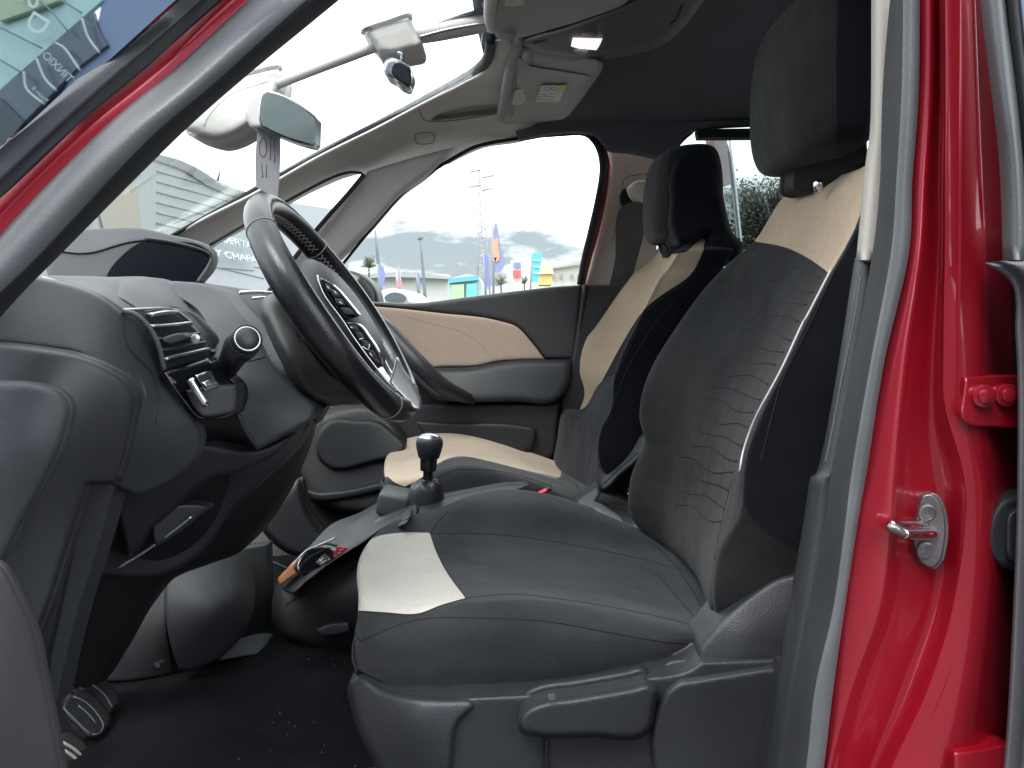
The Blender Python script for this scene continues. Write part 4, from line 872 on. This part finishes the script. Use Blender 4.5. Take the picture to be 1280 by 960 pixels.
# ----- driver's cushion: rows from near lower edge over the top to the far lower edge; columns run front to rear
crow = ["452,858,.90 446,838,.875 500,860,.845 600,868,.838 700,860,.836 800,840,.838 878,818,.85 960,800,.86",
"452,838,.90 444,820,.880 490,834,.838 600,832,.826 700,828,.826 800,816,.832 880,804,.85 960,790,.86",
"455,790,.91 444,795,.885 480,798,.842 585,790,.828 690,790,.828 790,794,.834 880,796,.85 960,785,.86",
"470,790,.92 447,772,.895 490,766,.868 590,757,.850 680,756,.850 780,772,.852 882,789,.862 960,780,.87",
"490,790,.95 448,745,.935 500,748,.910 600,746,.890 670,745,.890 770,760,.895 870,778,.90 960,770,.91",
"520,790,1.05 446,720,1.03 500,722,1.01 600,725,1.02 680,733,1.03 760,745,1.04 850,760,1.04 940,760,1.04",
"540,780,1.15 452,696,1.13 510,696,1.12 600,700,1.14 680,708,1.15 750,716,1.16 830,728,1.16 920,730,1.16",
"560,760,1.25 468,674,1.24 530,665,1.22 600,668,1.22 680,675,1.24 740,682,1.25 800,694,1.26 880,700,1.26",
"570,740,1.31 490,660,1.31 550,640,1.29 600,626,1.28 680,632,1.29 740,646,1.30 800,668,1.31 870,690,1.31",
"580,730,1.34 520,660,1.34 556,636,1.33 600,618,1.335 640,612,1.34 700,622,1.34 770,650,1.34 850,684,1.34",
"600,760,1.37 540,690,1.37 580,670,1.38 620,650,1.38 660,645,1.38 720,655,1.38 780,680,1.38 850,710,1.37"]
cu = grid('cushion', crow, M_cush, seat, ku=10, kv=10, th=.02)
mask(cu, 'beige', "430,700* 470,671 500,666 538,666* 546,690 560,717 584,748* 552,756 520,768 480,766 449,764 430,770*")
tb = bvh_of(cu)
seam(cu, ["538,667 546,690 560,717 583,748", "583,748 552,757 520,768 480,766 449,764", "448,764 444,785 450,800", "583,748 620,744 660,744 720,752 780,762 840,775 880,786",
    "448,770 441,800 446,832", "452,800 520,775 600,772 680,776 760,790 830,802 876,804", "538,667 600,667 660,672 720,682 780,694 830,706 870,718", "560,640 545,655 538,667"], .0009, M_seamdk, 0, tree=tb)
seam(cu, ["820,716 845,745 868,772 880,785", "806,672 838,700 860,730 885,775"], .0016, M_seamdk, 0, tree=tb)
box('seat_base', (P(640, 900, 1.1).x+.03, 1.10, .505), (.40, .44, .13), M_dark, seat, .02)
# plastic side covers
relief('side_shell', "438,852 452,846 478,860 540,871 590,871* 596,880 575,905 566,960* 566,1080* 480,1080* 470,960 452,925 440,890", "440,850,.85 590,872,.79 570,1000,.785 470,1000,.82 520,900,.785", M_seatpl, seat, R=10, dr=.02, th=.10)
relief('side_rail_cover', "560,872* 700,863 800,847 868,832 876,826* 976,822* 1000,960* 1000,1080* 560,1080*", "560,872,.795 976,822,.79 700,1000,.79", M_seatpl, seat, R=6, dr=.01, th=.05)
sc = relief('side_cover', "812,930 815,905 822,880 832,862 848,850 870,846 930,836 975,829* 1000,829* 1000,1080* 830,1080* 815,960", "812,930,.775 850,850,.77 975,830,.775 900,1000,.765", M_seatpl, seat, R=9, dr=.02, th=.05)
rc = relief('recliner_cover', "873,830* 872,815 885,795 915,762 945,738 972,722 992,717* 1010,716* 1010,826* 930,829", "873,828,.81 945,738,.83 1000,720,.83 1000,826,.80 930,790,.808", M_seatpl, seat, R=7, dr=.008, th=.06)
lev = relief('height_lever', "647,908 649,895 658,885 676,877 720,870 790,858 812,854 822,860 820,885 812,915 806,920 740,922 668,921 652,917", "647,905,.755 820,870,.765 740,922,.76 740,870,.758", M_seatpl, seat, R=9, dr=.02, th=.04, step=3)
relief('lever_mark', "685,869* 694,868* 694,875* 686,876*", .752, M_steel, seat, th=.002, step=2.5)
tube('shell_gap', "683,922,.787 683,960,.785 684,1060,.78", .003, M_black, seat, k=2)
relief('sill_trim', "985,1080* 958,960 968,900 976,830* 1010,830* 1005,960 1000,1080*", "960,960,.74 976,830,.76 1000,960,.73", M_dark, CAR, th=.02)
tube('piping', "452,783,.905 443,800,.885 441,822,.873 446,840,.868", .0016, M_seamdk, seat)

# ----- passenger seat
DX, DY, DZ = -.045, .745, .03
rows2 = [[(x+DX, y+DY, z+DZ-(.045, .035, .015, .005)[i] if i < 4 else z+DZ) for (x, y, z) in r] for i, r in enumerate(rows)]
ps = relief('passenger_seat', "478,600 490,612 560,624 640,630 740,636 800,640* 820,700* 520,700* 480,640", "480,600,1.72 800,640,1.62 600,700,1.62", M_dark, CAR, R=6, dr=.02, th=.45)
tag(ps, 'far seat with broad beige band down its side')
bk2 = grid('backrest', rows2, M_seatc, ps, ku=8, kv=8, closed=True, caps=True, world=True)
mask(bk2, 'beige', "884,292 876,322 861,346 829,368 804,389 779,428 754,474 731,517* 706,511* 700,485 712,450 745,408 780,358 812,320 829,308 857,308*")
mask(bk2, 'navy', "790,200* 822,314* 840,318* 858,315* 884,292* 877,322 864,348 832,371 807,392 792,425 765,480 745,530 735,620* 1000,640* 1000,200*")
tb = bvh_of(bk2)
seam(bk2, ["884,293 876,322 861,346 829,368 804,389 779,428 754,474 731,516 712,511", "845,372 815,410 785,460 765,510"], .0010, M_seamdk, 0, tree=tb)
hr2 = headrest(ps, P(804, 262, 1.94).x-.022, 1.675, 1.96, P(831, 308, 1.90).z, P(855, 187, 1.75).z+.005, .165, lean=.01)
mask(hr2, 'navy', "836,150* 836,330* 1100,330* 1100,150*")
seam(hr2, ["836,200 835,260 836,300"], .0009, M_seamdk)
relief('shoulder_wing', "838,212 846,195 862,186.5 878,194 892,211 902,237 910,272 917,292 931,305* 925,330* 885,330* 884,292* 868,305* 845,304 838,290 836,250", "846,196,1.68 916,292,1.655 880,330,1.62 838,290,1.655", M_navycl, ps, R=10, dr=.04, th=.08, step=4)
relief('headrest_post', "828,306* 860,304 884,293* 870,308 850,318 834,321*", "828,306,1.80 884,293,1.72 834,321,1.80", M_black, ps, R=2, dr=.004, th=.05, step=3)
tube('chrome_post', "824,303,1.83 823,318,1.83", .006, M_chrome, ps, k=2)
crow2 = ["500,640,1.62 482,612,1.61 520,622,1.60 600,628,1.60 680,634,1.60 760,640,1.60 800,645,1.60",
"500,632,1.62 481,604,1.62 520,598,1.605 580,588,1.60 650,600,1.60 720,622,1.61 790,635,1.62",
"505,625,1.66 481,595,1.66 520,590,1.66 580,579,1.65 650,592,1.65 715,612,1.66 790,630,1.66",
"510,610,1.75 480,588,1.75 515,580,1.76 580,572,1.77 650,584,1.78 710,600,1.78 780,620,1.78",
"520,600,1.90 482,575,1.90 512,566,1.92 580,563,1.93 640,572,1.93 700,590,1.93 760,605,1.93",
"530,590,2.0 492,562,2.0 520,550,2.0 575,547,2.0 630,560,2.0 695,582,2.0 740,595,2.0",
"540,580,2.04 500,558,2.04 525,546,2.04 568,543,2.04 630,555,2.04 700,579,2.04 740,590,2.04",
"550,600,2.06 520,580,2.06 540,570,2.06 580,570,2.06 630,580,2.06 700,600,2.06 740,610,2.06"]
cu2 = grid('cushion', crow2, M_cush2, ps, ku=8, kv=8, th=.02)
mask(cu2, 'beige', "470,600* 484,596 494,604 506,609* 528,597 545,582 560,574 580,571 615,578 650,587 700,599* 704,575* 640,540 560,530 470,560*")
seam(cu2, ["506,609 528,597 545,582 560,574 580,571 615,578 650,587 700,598", "702,578 700,598", "506,609 494,604 484,596", "548,596 570,587 600,587 640,592 690,608", "706,585 715,600 728,618"], .0012, M_seamdk)
relief('bolster', "694,590 697,545 706,515 730,518 760,480 790,470 800,520 790,560 760,600 740,620 722,610", "694,580,2.0 706,515,1.98 790,470,1.68 760,600,1.66", M_plaincl, ps, R=10, dr=.04, th=.10)
par_ = relief('armrest', "748,606 752,590 770,566 790,545 805,540 810,560 800,575 775,597 760,612 750,616", "748,606,1.60 805,545,1.58 775,597,1.57", M_dark, ps, R=6, dr=.02, th=.06, step=3)
seam(par_, ["754,605 775,585 798,565"], .0018, M_seatpl)
relief('recliner_cover', "720,626* 735,615 748,606* 752,616* 745,628 790,655* 840,690* 800,668 760,652 725,636", "720,626,1.56 748,606,1.58 790,655,1.50", M_seatpl, ps, R=3, dr=.01, th=.04, step=3)
relief('buckle_cover', "738,632* 750,634 768,645 780,655 785,668* 765,658 757,655*", "738,632,1.46 780,655,1.44 757,655,1.44", plastic('pale_cover', (.09, .10, .105), .4), ps, R=3, dr=.008, th=.04, step=3)
b1 = tube('belt_buckle', "666,622,1.50 676,616,1.50 686,611,1.50", .0085, M_redbuckle, ps, seg=12, flat=.5, k=2)
tube('buckle_end', "684,611,1.50 689,610,1.50", .0095, M_dark, ps, seg=12, flat=.6, k=2)
relief('belt_buckle', "727,634* 731,637 735,641 734,645* 728,642*", 1.44, M_redbuckle, ps, R=1, dr=.002, th=.02, step=2)
relief('buckle_slot', "703,632* 718,634 735,638 743,646 742,652* 725,640 705,634*", 1.445, M_black, ps, th=.01, step=2.5)

# ================================================================= OUTSIDE
GZ = 0.0
def structure(o): o['kind'] = 'structure'; return o
M_asph = plastic('asphalt', (.08, .08, .078), .9, .4, 30, mot=.15)
g = mesh_from('ground', [(-900, -600, GZ), (900, -600, GZ), (900, 1500, GZ), (-900, 1500, GZ)], [(0, 1, 2, 3)], M_asph, smooth=False); structure(g)
def ghost(c, r=.8): return plastic('paint_%03d' % random.randint(0, 999), c, r, .1, 3, mot=.04)
def HD(U): return np.array([10.71/(.062-ray(u, v).x) for u, v in U])
# grey hall in front of the car, seen through the windscreen
HB = relief('grey_hall', "60,240* 120,215* 160,190* 190,193* 230,206 285,232 330,246 420,262* 420,380* -20,380* -20,320*", HD, ghost((.30, .33, .33)), None, th=3, step=12)
tag(HB, 'large pale grey metal hall ahead of the windscreen with a white wall sign', 'building')
relief('roof_edge', "186,190* 230,202 258,218 270,228 300,238* 300,242 268,236 230,213 188,198*", HD, ghost((.17, .20, .20)), HB, th=.4, step=8, off=-.15)
relief('door_bay', "120,250* 165,222* 172,285* 130,288*", HD, ghost((.30, .28, .21)), HB, th=.2, step=10, off=-.1)
relief('wall_sign', "262,300* 312,278* 316,338* 268,334*", HD, ghost((.25, .29, .30)), HB, th=.2, step=10, off=-.1)
M_joint = ghost((.20, .23, .23))
for k in range(9): tube('cladding_joint', [(u, v, HD([(u, v)])[0]-.03) for u, v in ((196, 214+k*13), (260, 232+k*12.4), (330, 252+k*12))], .02, M_joint, HB, k=1, seg=6)
def text_on(s, u, v, y, size, mat, parent, rz=0, tilt=0, wide=1, name='lettering', ext=.02, mirror=False):
    c = bpy.data.curves.new(name, 'FONT'); c.body = s; c.size = size; c.extrude = ext; c.align_x = 'CENTER'; c.align_y = 'CENTER'
    o = bpy.data.objects.new(name, c); COL.objects.link(o)
    dg = bpy.context.evaluated_depsgraph_get(); dg.update(); me = bpy.data.meshes.new_from_object(o.evaluated_get(dg))
    bpy.data.objects.remove(o)
    M = Matrix.Translation(P(u, v, y)) @ Matrix.Rotation(rz, 4, 'Z') @ Matrix.Rotation(math.pi/2, 4, 'X') @ Matrix.Rotation(tilt, 4, 'Z') @ Matrix.Diagonal((wide, 1, 1, 1))
    me.transform(M); return finish(name, me, mat, parent)
M_sgn = ghost((.75, .77, .76)); M_sg2 = ghost((.55, .58, .57))
text_on('PUERTAS', 296, 303, 25.0, .30, M_sg2, HB, rz=1.508, wide=2.6)
text_on('Y CHAPA', 296, 321, 25.0, .30, M_sg2, HB, rz=1.508, wide=2.6)
tube('aerial', "272,226,20 275,214,20", .03, ghost((.1, .1, .1)), HB, k=2)
# low buildings across the car park
B1 = relief('white_warehouse', "440,344* 480,343 525,341 560,343 566,347* 566,400* 430,400*", 60, ghost((.55, .54, .50)), None, th=12, step=20)
tag(B1, 'long low cream warehouse with a grey curved roof edge, across the car park', 'building')
relief('roof_edge', "440,344* 470,341 500,340 530,341 564,346* 562,349* 520,347 470,347 440,350*", 59, ghost((.28, .30, .31)), B1, th=3, step=10)
B2 = relief('blue_shop', "560,351* 566,347 598,345 600,400* 560,400*", 50, ghost((.45, .55, .52)), None, th=8, step=14)
tag(B2, 'small turquoise and glass shop beside the white warehouse', 'building')
relief('fascia', "560,348* 598,344* 598,350* 561,354*", 49.5, ghost((.12, .36, .42)), B2, th=.5, step=10)
relief('window', "564,356* 580,355* 580,378* 564,378*", 49.6, ghost((.35, .50, .30)), B2, th=.2, step=10)
relief('window', "583,355* 596,354* 596,378* 583,378*", 49.6, ghost((.15, .45, .55)), B2, th=.2, step=10)
B3 = relief('beige_block', "684,335* 712,331 735,328* 735,380* 684,380*", 70, ghost((.55, .52, .46)), None, th=10, step=14)
tag(B3, 'beige block with small square windows right of the turquoise banner', 'building')
for u in (690, 700, 713, 722): relief('window', f"{u},343* {u+4},343* {u+4},349* {u},349*", 69.5, ghost((.2, .22, .25)), B3, th=.2, step=10)
relief('roof_edge', "684,334* 735,327* 735,329* 684,337*", 69.4, ghost((.35, .33, .3)), B3, th=.5, step=10)
B4 = relief('orange_kiosk', "674,340* 678,335 688,335 690,340* 690,356* 674,356*", 55, ghost((.70, .42, .16)), None, th=3, step=8)
tag(B4, 'small orange and white kiosk beside the turquoise banner', 'kiosk')
relief('awning', "672,337* 680,333* 690,334* 692,342* 672,343*", 54.8, ghost((.62, .66, .30)), B4, th=.5, step=6)
# banners and flags
def flag(name, label, out, y, cols, pole, grp=None):
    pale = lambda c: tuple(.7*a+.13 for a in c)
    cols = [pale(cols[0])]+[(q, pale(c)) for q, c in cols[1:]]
    o = relief(name, out, y, ghost(cols[0]), None, th=.03, step=6)
    tag(o, label, 'flag', grp)
    for q, c in cols[1:]: relief('flag_print', q, y-.03, ghost(c), o, th=.01, step=5)
    tube('pole', pole, .035, ghost((.25, .25, .27)), o, k=2, seg=8)
    return o
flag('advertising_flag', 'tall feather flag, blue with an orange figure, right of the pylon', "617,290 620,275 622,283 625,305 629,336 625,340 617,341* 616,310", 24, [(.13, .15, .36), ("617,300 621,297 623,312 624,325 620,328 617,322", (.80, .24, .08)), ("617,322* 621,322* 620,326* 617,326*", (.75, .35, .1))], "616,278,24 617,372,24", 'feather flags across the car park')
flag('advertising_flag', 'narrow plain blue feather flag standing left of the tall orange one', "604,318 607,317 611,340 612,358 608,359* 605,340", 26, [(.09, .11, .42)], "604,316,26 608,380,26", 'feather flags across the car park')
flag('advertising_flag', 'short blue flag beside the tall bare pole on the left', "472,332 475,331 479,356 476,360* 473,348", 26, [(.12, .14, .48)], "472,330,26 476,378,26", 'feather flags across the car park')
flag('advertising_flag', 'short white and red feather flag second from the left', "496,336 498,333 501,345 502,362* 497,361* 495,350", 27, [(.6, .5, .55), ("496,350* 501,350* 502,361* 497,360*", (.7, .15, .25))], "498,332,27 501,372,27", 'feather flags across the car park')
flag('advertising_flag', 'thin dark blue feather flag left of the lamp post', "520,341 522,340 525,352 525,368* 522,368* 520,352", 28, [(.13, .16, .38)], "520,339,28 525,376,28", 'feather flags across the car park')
bn = relief('advertising_banner', "665,316* 678,317* 673,352* 664,353*", 24, ghost((.10, .46, .54)), None, th=.04, step=6); tag(bn, 'turquoise upright banner right of the red sign', 'banner')
for k in range(3): relief('banner_print', f"667,{324+k*8}* 675,{324.5+k*8}* 674.5,{326.5+k*8}* 666.5,{326+k*8}*", 23.95, ghost((.45, .7, .75)), bn, th=.01, step=5)
tube('pole', "664,315,24 663,372,24", .035, ghost((.3, .3, .3)), bn, k=2, seg=8)
sg_ = relief('store_sign', "638,325* 653,325* 652,336 653,352* 641,352* 641,336", 26, ghost((.62, .50, .48)), None, th=.2, step=6); tag(sg_, 'red and white upright store sign with a blue panel on top', 'sign')
relief('sign_panel', "642,328* 651,328* 651,334* 642,334*", 25.9, ghost((.15, .25, .45)), sg_, th=.02, step=4)
relief('sign_panel', "641,338* 651,338* 651,346* 641,346*", 25.9, ghost((.70, .12, .12)), sg_, th=.02, step=4)
# poles, pylon, trees
def post(name, label, s, r, cat='post'):
    o = tube(name, s, r, ghost((.16, .17, .19)), None, k=2, seg=8); tag(o, label, cat); return o
post('flag_pole', 'tall bare tapered pole at the left of the far side window', "469,288,40 474,340,40 477,380,40", [.05, .10, .12], 'pole')
lp = post('street_lamp', 'tall street lamp with a small double head left of the pylon', "525,298,42 529,340,42 533,392,42", [.06, .08, .10], 'lamp')
relief('lamp_head', "522,297* 528,296* 528,298* 522,299*", 41.9, ghost((.15, .15, .16)), lp, th=.4, step=4)
PY = tube('power_pylon', "599,210,150 602,300,150 604,380,150", [.12, .15, .2], ghost((.3, .3, .3)), None, k=2, seg=6)
tag(PY, 'faint lattice power pylon with three pairs of arms in the hazy distance', 'pylon')
M_py = ghost((.34, .35, .36))
for i in range(26):
    v_ = 212+i*6.2; w_ = 2.2+i*.22; c_ = 600+(v_-212)*.03
    tube('brace', [(c_-w_, v_, 150), (c_+w_, v_+6.2, 150)] if i % 2 else [(c_+w_, v_, 150), (c_-w_, v_+6.2, 150)], .12, M_py, PY, k=1, seg=5)
for sx in (-1, 1): tube('tower_leg', [(600+sx*2.2, 210, 150), (605+sx*8, 376, 150)], .16, M_py, PY, k=1, seg=5)
for (a, b, v_) in ((588, 600, 213), (604, 618, 220), (586, 602, 232), (603, 616, 236)): tube('cross_arm', [(a, v_+2, 150), (b, v_-1, 150)], .25, M_py, PY, k=1, seg=5)
def tree_obj(name, label, u, v, y, w, h, trunk_v, n, leafc, grp=None):
    root = bpy.data.objects.new(name, None); COL.objects.link(root); base = P(u, trunk_v, y); root.location = (0, 0, 0); tag(root, label, 'tree', grp)
    s = y/F_PX
    tube('trunk', [(u, trunk_v, y), (u+.5, (trunk_v+v)/2, y), (u, v-h*.2, y)], [.012*s*F_PX*.6+.02, .05, .03], ghost((.08, .07, .05)), root, k=3, seg=7)
    V = []; Fc = []; c = P(u, v, y); rnd = random.Random(int(u*7+v))
    for i in range(n//14):
        a = rnd.uniform(0, 6.28); rr = rnd.uniform(.2, 1)**.6; z = rnd.uniform(-1, 1)
        q = c+Vector((math.cos(a)*rr*w*s, math.sin(a)*rr*w*s, z*h*s*(1-rr*.4)))
        b0 = len(V); V += list(tube_geo([c-Vector((0, 0, h*s*.6)), q], [.012*y/10+.01, .006], 4)[0]); Fc += [tuple(b0+k for k in f) for f in tube_geo([c-Vector((0, 0, h*s*.6)), q], .01, 4)[1]]
        for j in range(14):
            e = Vector((rnd.gauss(0, 1), rnd.gauss(0, 1), rnd.gauss(0, 1)))*w*s*.16; p = q+e; m = min(w*s*.10, .035 if w > 20 else 9)*rnd.uniform(.5, 1.3)
            a1 = Vector((rnd.gauss(0, 1), rnd.gauss(0, 1), rnd.gauss(0, 1))).normalized(); a2 = a1.orthogonal().normalized()
            b0 = len(V); V += [p-a1*m, p-a2*m*.5, p+a1*m, p+a2*m*.5]; Fc.append((b0, b0+1, b0+2, b0+3))
    mesh_from('crown', V, Fc, plastic('leaf_'+name+str(int(u)), leafc, .7, 0, 10, mot=.4), root, smooth=False)
tree_obj('tree', 'small sparse dark tree behind the far door mirror', 461, 328, 38, 9, 9, 380, 500, (.07, .09, .05))
tree_obj('tree', 'bare bushy grey tree beside the base of the tall orange flag', 626, 350, 45, 8, 8, 380, 500, (.16, .15, .11))
tree_obj('tree', 'large dark tree seen through the rear side window', 975, 275, 14, 62, 58, 420, 9000, (.045, .05, .04))
tree_obj('tree', 'low dark bush left of the turquoise banner', 655, 350, 40, 6, 6, 380, 400, (.06, .09, .05))
# van roof near the far door
vn = relief('parked_van', "470,372 478,363 495,361 510,364 522,372 530,385* 465,385*", 12, ghost((.62, .64, .64), .35), None, R=6, dr=.3, th=1.6, step=6); tag(vn, 'white parked car roof just beyond the far door mirror', 'car')
relief('windscreen', "480,372 488,366 500,366 508,372 505,376* 482,376*", 11.9, simple('van_glass', (.1, .12, .13), .1), vn, th=.1, step=4)
# post and pale banner outside the rear window
pp = tube('banner_post', "909,170,6 918,240,6 926,320,6 935,420,6", .022, M_silver, None, k=3, seg=10); tag(pp, 'thin grey metal post outside the rear side window', 'post')
pb = relief('hanging_banner', "882,172* 908,172* 914,230* 903,234* 896,212 886,190", 5.95, ghost((.36, .31, .33)), None, th=.02, step=5); tag(pb, 'greyish pink banner fixed to the thin post outside the rear window', 'banner')
relief('banner_print', "887,178 893,176 892,186 889,190", 5.93, ghost((.4, .16, .2)), pb, th=.004, step=3)

# ---- windscreen pane from the near pillar to the far rail
grid('windscreen_glass', ["-60,400,.70 97,285,.70 225,160,.72 300,90,.74 420,-5,.76 500,-70,.78", "-150,420,1.46 60,290,1.46 240,180,1.48 345,100,1.47 460,55,1.46 600,-10,1.30",
    "60,380,1.9 150,330,1.9 222,292,1.90 322,240,1.96 468,161,2.04 600,90,1.87"], M_glass, CAR, th=.005)
# ---- pane ahead of the near pillar, mirroring the shop behind the photographer
GP = P(80, 70, .62); GN = Vector((-.12, -.98, .10)).normalized()
def RP(u, v, yb=-7.0, lift=0):
    d = ray(u, v); t = (GP-CAM).dot(GN)/d.dot(GN); p = CAM+d*t; r = d-2*d.dot(GN)*GN; k = (yb+lift-p.y)/r.y; return p+r*k
def on_plane(u, v): d = ray(u, v); return ((GP-CAM).dot(GN)/d.dot(GN))*d.y
qm = bpy.data.materials.new('mirroring_glass'); qm.use_nodes = True; nq = qm.node_tree; bq = nq.nodes['Principled BSDF']
bq.inputs['Base Color'].default_value = (.30, .36, .38, 1); bq.inputs['Metallic'].default_value = 1; bq.inputs['Roughness'].default_value = .015
qg = relief('quarter_glass', "-160,420* -60,262* 0,200* 100,108* 215,4* 330,-100* 200,-300* -300,-200* -300,400*", lambda U: np.array([on_plane(u, v) for u, v in U]), qm, CAR, th=.004, step=40)
def board(name, poly, mat, parent, lift):
    B = outline(poly, 8); V = [RP(u, v, lift=lift) for u, v in B]; n = len(V); V += [v-Vector((0, .06, 0)) for v in V]
    return mesh_from(name, V, [tuple(range(n)), tuple(range(n, 2*n))[::-1]]+[(i, (i+1) % n, n+(i+1) % n, n+i) for i in range(n)], mat, parent, smooth=False)
def wallquad(name, x0, x1, z0, z1, y, mat, parent, t=.3):
    return box(name, ((x0+x1)/2, y-t/2, (z0+z1)/2), (x1-x0, t, z1-z0), mat, parent, 0)
SH = wallquad('shop_front', -14, 5, 0, 6.5, -7.0, ghost((.22, .25, .36)), None)
wallquad('plinth', -13.9, 4.9, 0, 2.6, -6.97, ghost((.07, .07, .08)), SH, .1)
tag(SH, 'shop front behind the photographer, mirrored in the glass at the upper left', 'building')
board('blue_fascia', "0,260* 120,40* 128,0* 200,-300* 480,-300* 330,60* 120,260*", ghost((.24, .28, .42)), SH, .05)
board('upper_panel', "-300,-300* 220,-300* 128,0* 0,112* -160,240*", ghost((.50, .66, .64)), SH, .08)
board('upper_panel', "-300,-300* -40,-60* 0,26* 75,0* 90,-120* -20,-300*", ghost((.45, .52, .36)), SH, .16)
board('dark_window', "-100,200* 0,112* 75,50 116,14* 122,34 134,56* 95,86* 30,152* -40,230*", ghost((.085, .10, .14), .3), SH, .10)
board('dark_window', "-40,120* 0,122* 30,152* -10,200*", ghost((.02, .03, .04), .3), SH, .14)
def rline(name, s, r, mat, parent, lift=.2):
    Q = crline([np.array(q[:2]) for q in pts(s)], 6); return tube(name, [tuple(RP(q[0], q[1], lift=lift)) for q in Q], r, mat, parent, k=1, seg=6, world=True)
M_lineD = ghost((.22, .30, .32)); M_lineW = ghost((.6, .62, .62))
for l_ in ("-20,25 0,34 52,60", "76,0 102,16", "-20,68 0,75 26,90", "20,-20 60,10 84,38"): rline('panel_joint', l_, .012, M_lineD, SH)
for l_ in ("30,90 34,112 55,130", "46,74 56,98 70,113", "103,24 110,46 124,66", "70,54 82,62 100,88"): rline('arched_band', l_, .018, M_lineW, SH)
def rtext(s, u, v, h, ang, mat, parent):
    c = bpy.data.curves.new('t', 'FONT'); c.body = s; c.size = 1; c.align_x = 'CENTER'; c.align_y = 'CENTER'
    o = bpy.data.objects.new('t', c); COL.objects.link(o); dg = bpy.context.evaluated_depsgraph_get(); dg.update()
    me = bpy.data.meshes.new_from_object(o.evaluated_get(dg)); bpy.data.objects.remove(o); ca, sa = math.cos(ang), math.sin(ang)
    for w in me.vertices:
        x, y = -w.co.x*h*1.3, -w.co.y*h*1.3          # the glass mirrors it
        w.co = RP(u+x*ca-y*sa, v+x*sa+y*ca, lift=.22)
    me.name = 'lettering'; return finish('lettering', me, mat, parent)
rtext('D', 48, 30, 28, -1.0, M_sgn, SH); rtext('S', 38, 1, 26, -1.0, M_sgn, SH)
rtext('TINXIO', 72, 84, 11, .78, M_lineW, SH); rtext('Room 8', 50, 118, 6, .78, M_lineW, SH)

# ---- unseen body boxes added round the cabin to shade it: roof skin, tail, rear door, nose
box('roof_panel', (.90, 1.40, 1.66), (1.40, 1.62, .02), M_red, CAR, .008)
box('rear_shade_wall', (1.55, 1.42, .95), (.05, 1.5, 1.1), M_dark, CAR, .01)  # unseen wall added to stop light entering from the open rear
box('rear_door_shade_box', (.99, .72, .66), (1.08, .26, .80), M_dark, RD, .01)  # unseen box made deep to keep sky reflections off the pillar edge
box('rear_frame_shade_box', (.53, .73, 1.33), (.08, .16, .54), M_dark, RD, .01)  # unseen box added to darken the pillar's upper edge strip
box('front_bulkhead', (-1.02, 1.42, .68), (.05, 1.55, .75), M_dark, CAR, .01)
box('front_wing', (-1.15, .60, .62), (.80, .05, .75), M_red, CAR, .01)
box('sill', (.1, .60, .30), (2.4, .10, .10), M_dark, CAR, .02)

box('roof_rail', (.78, .70, 1.60), (1.55, .07, .09), M_red, CAR, .02)
box('door_skin', (.985, .580, .66), (1.07, .012, .80), M_red, RD, .005)
box('frame_skin', (.54, .600, 1.32), (.07, .012, .52), M_rubdark, RD, .004)
box('window_pane', (1.04, .625, 1.32), (.95, .005, .50), glass('rear_door_glass', (.45, .50, .50), .5), RD, 0)
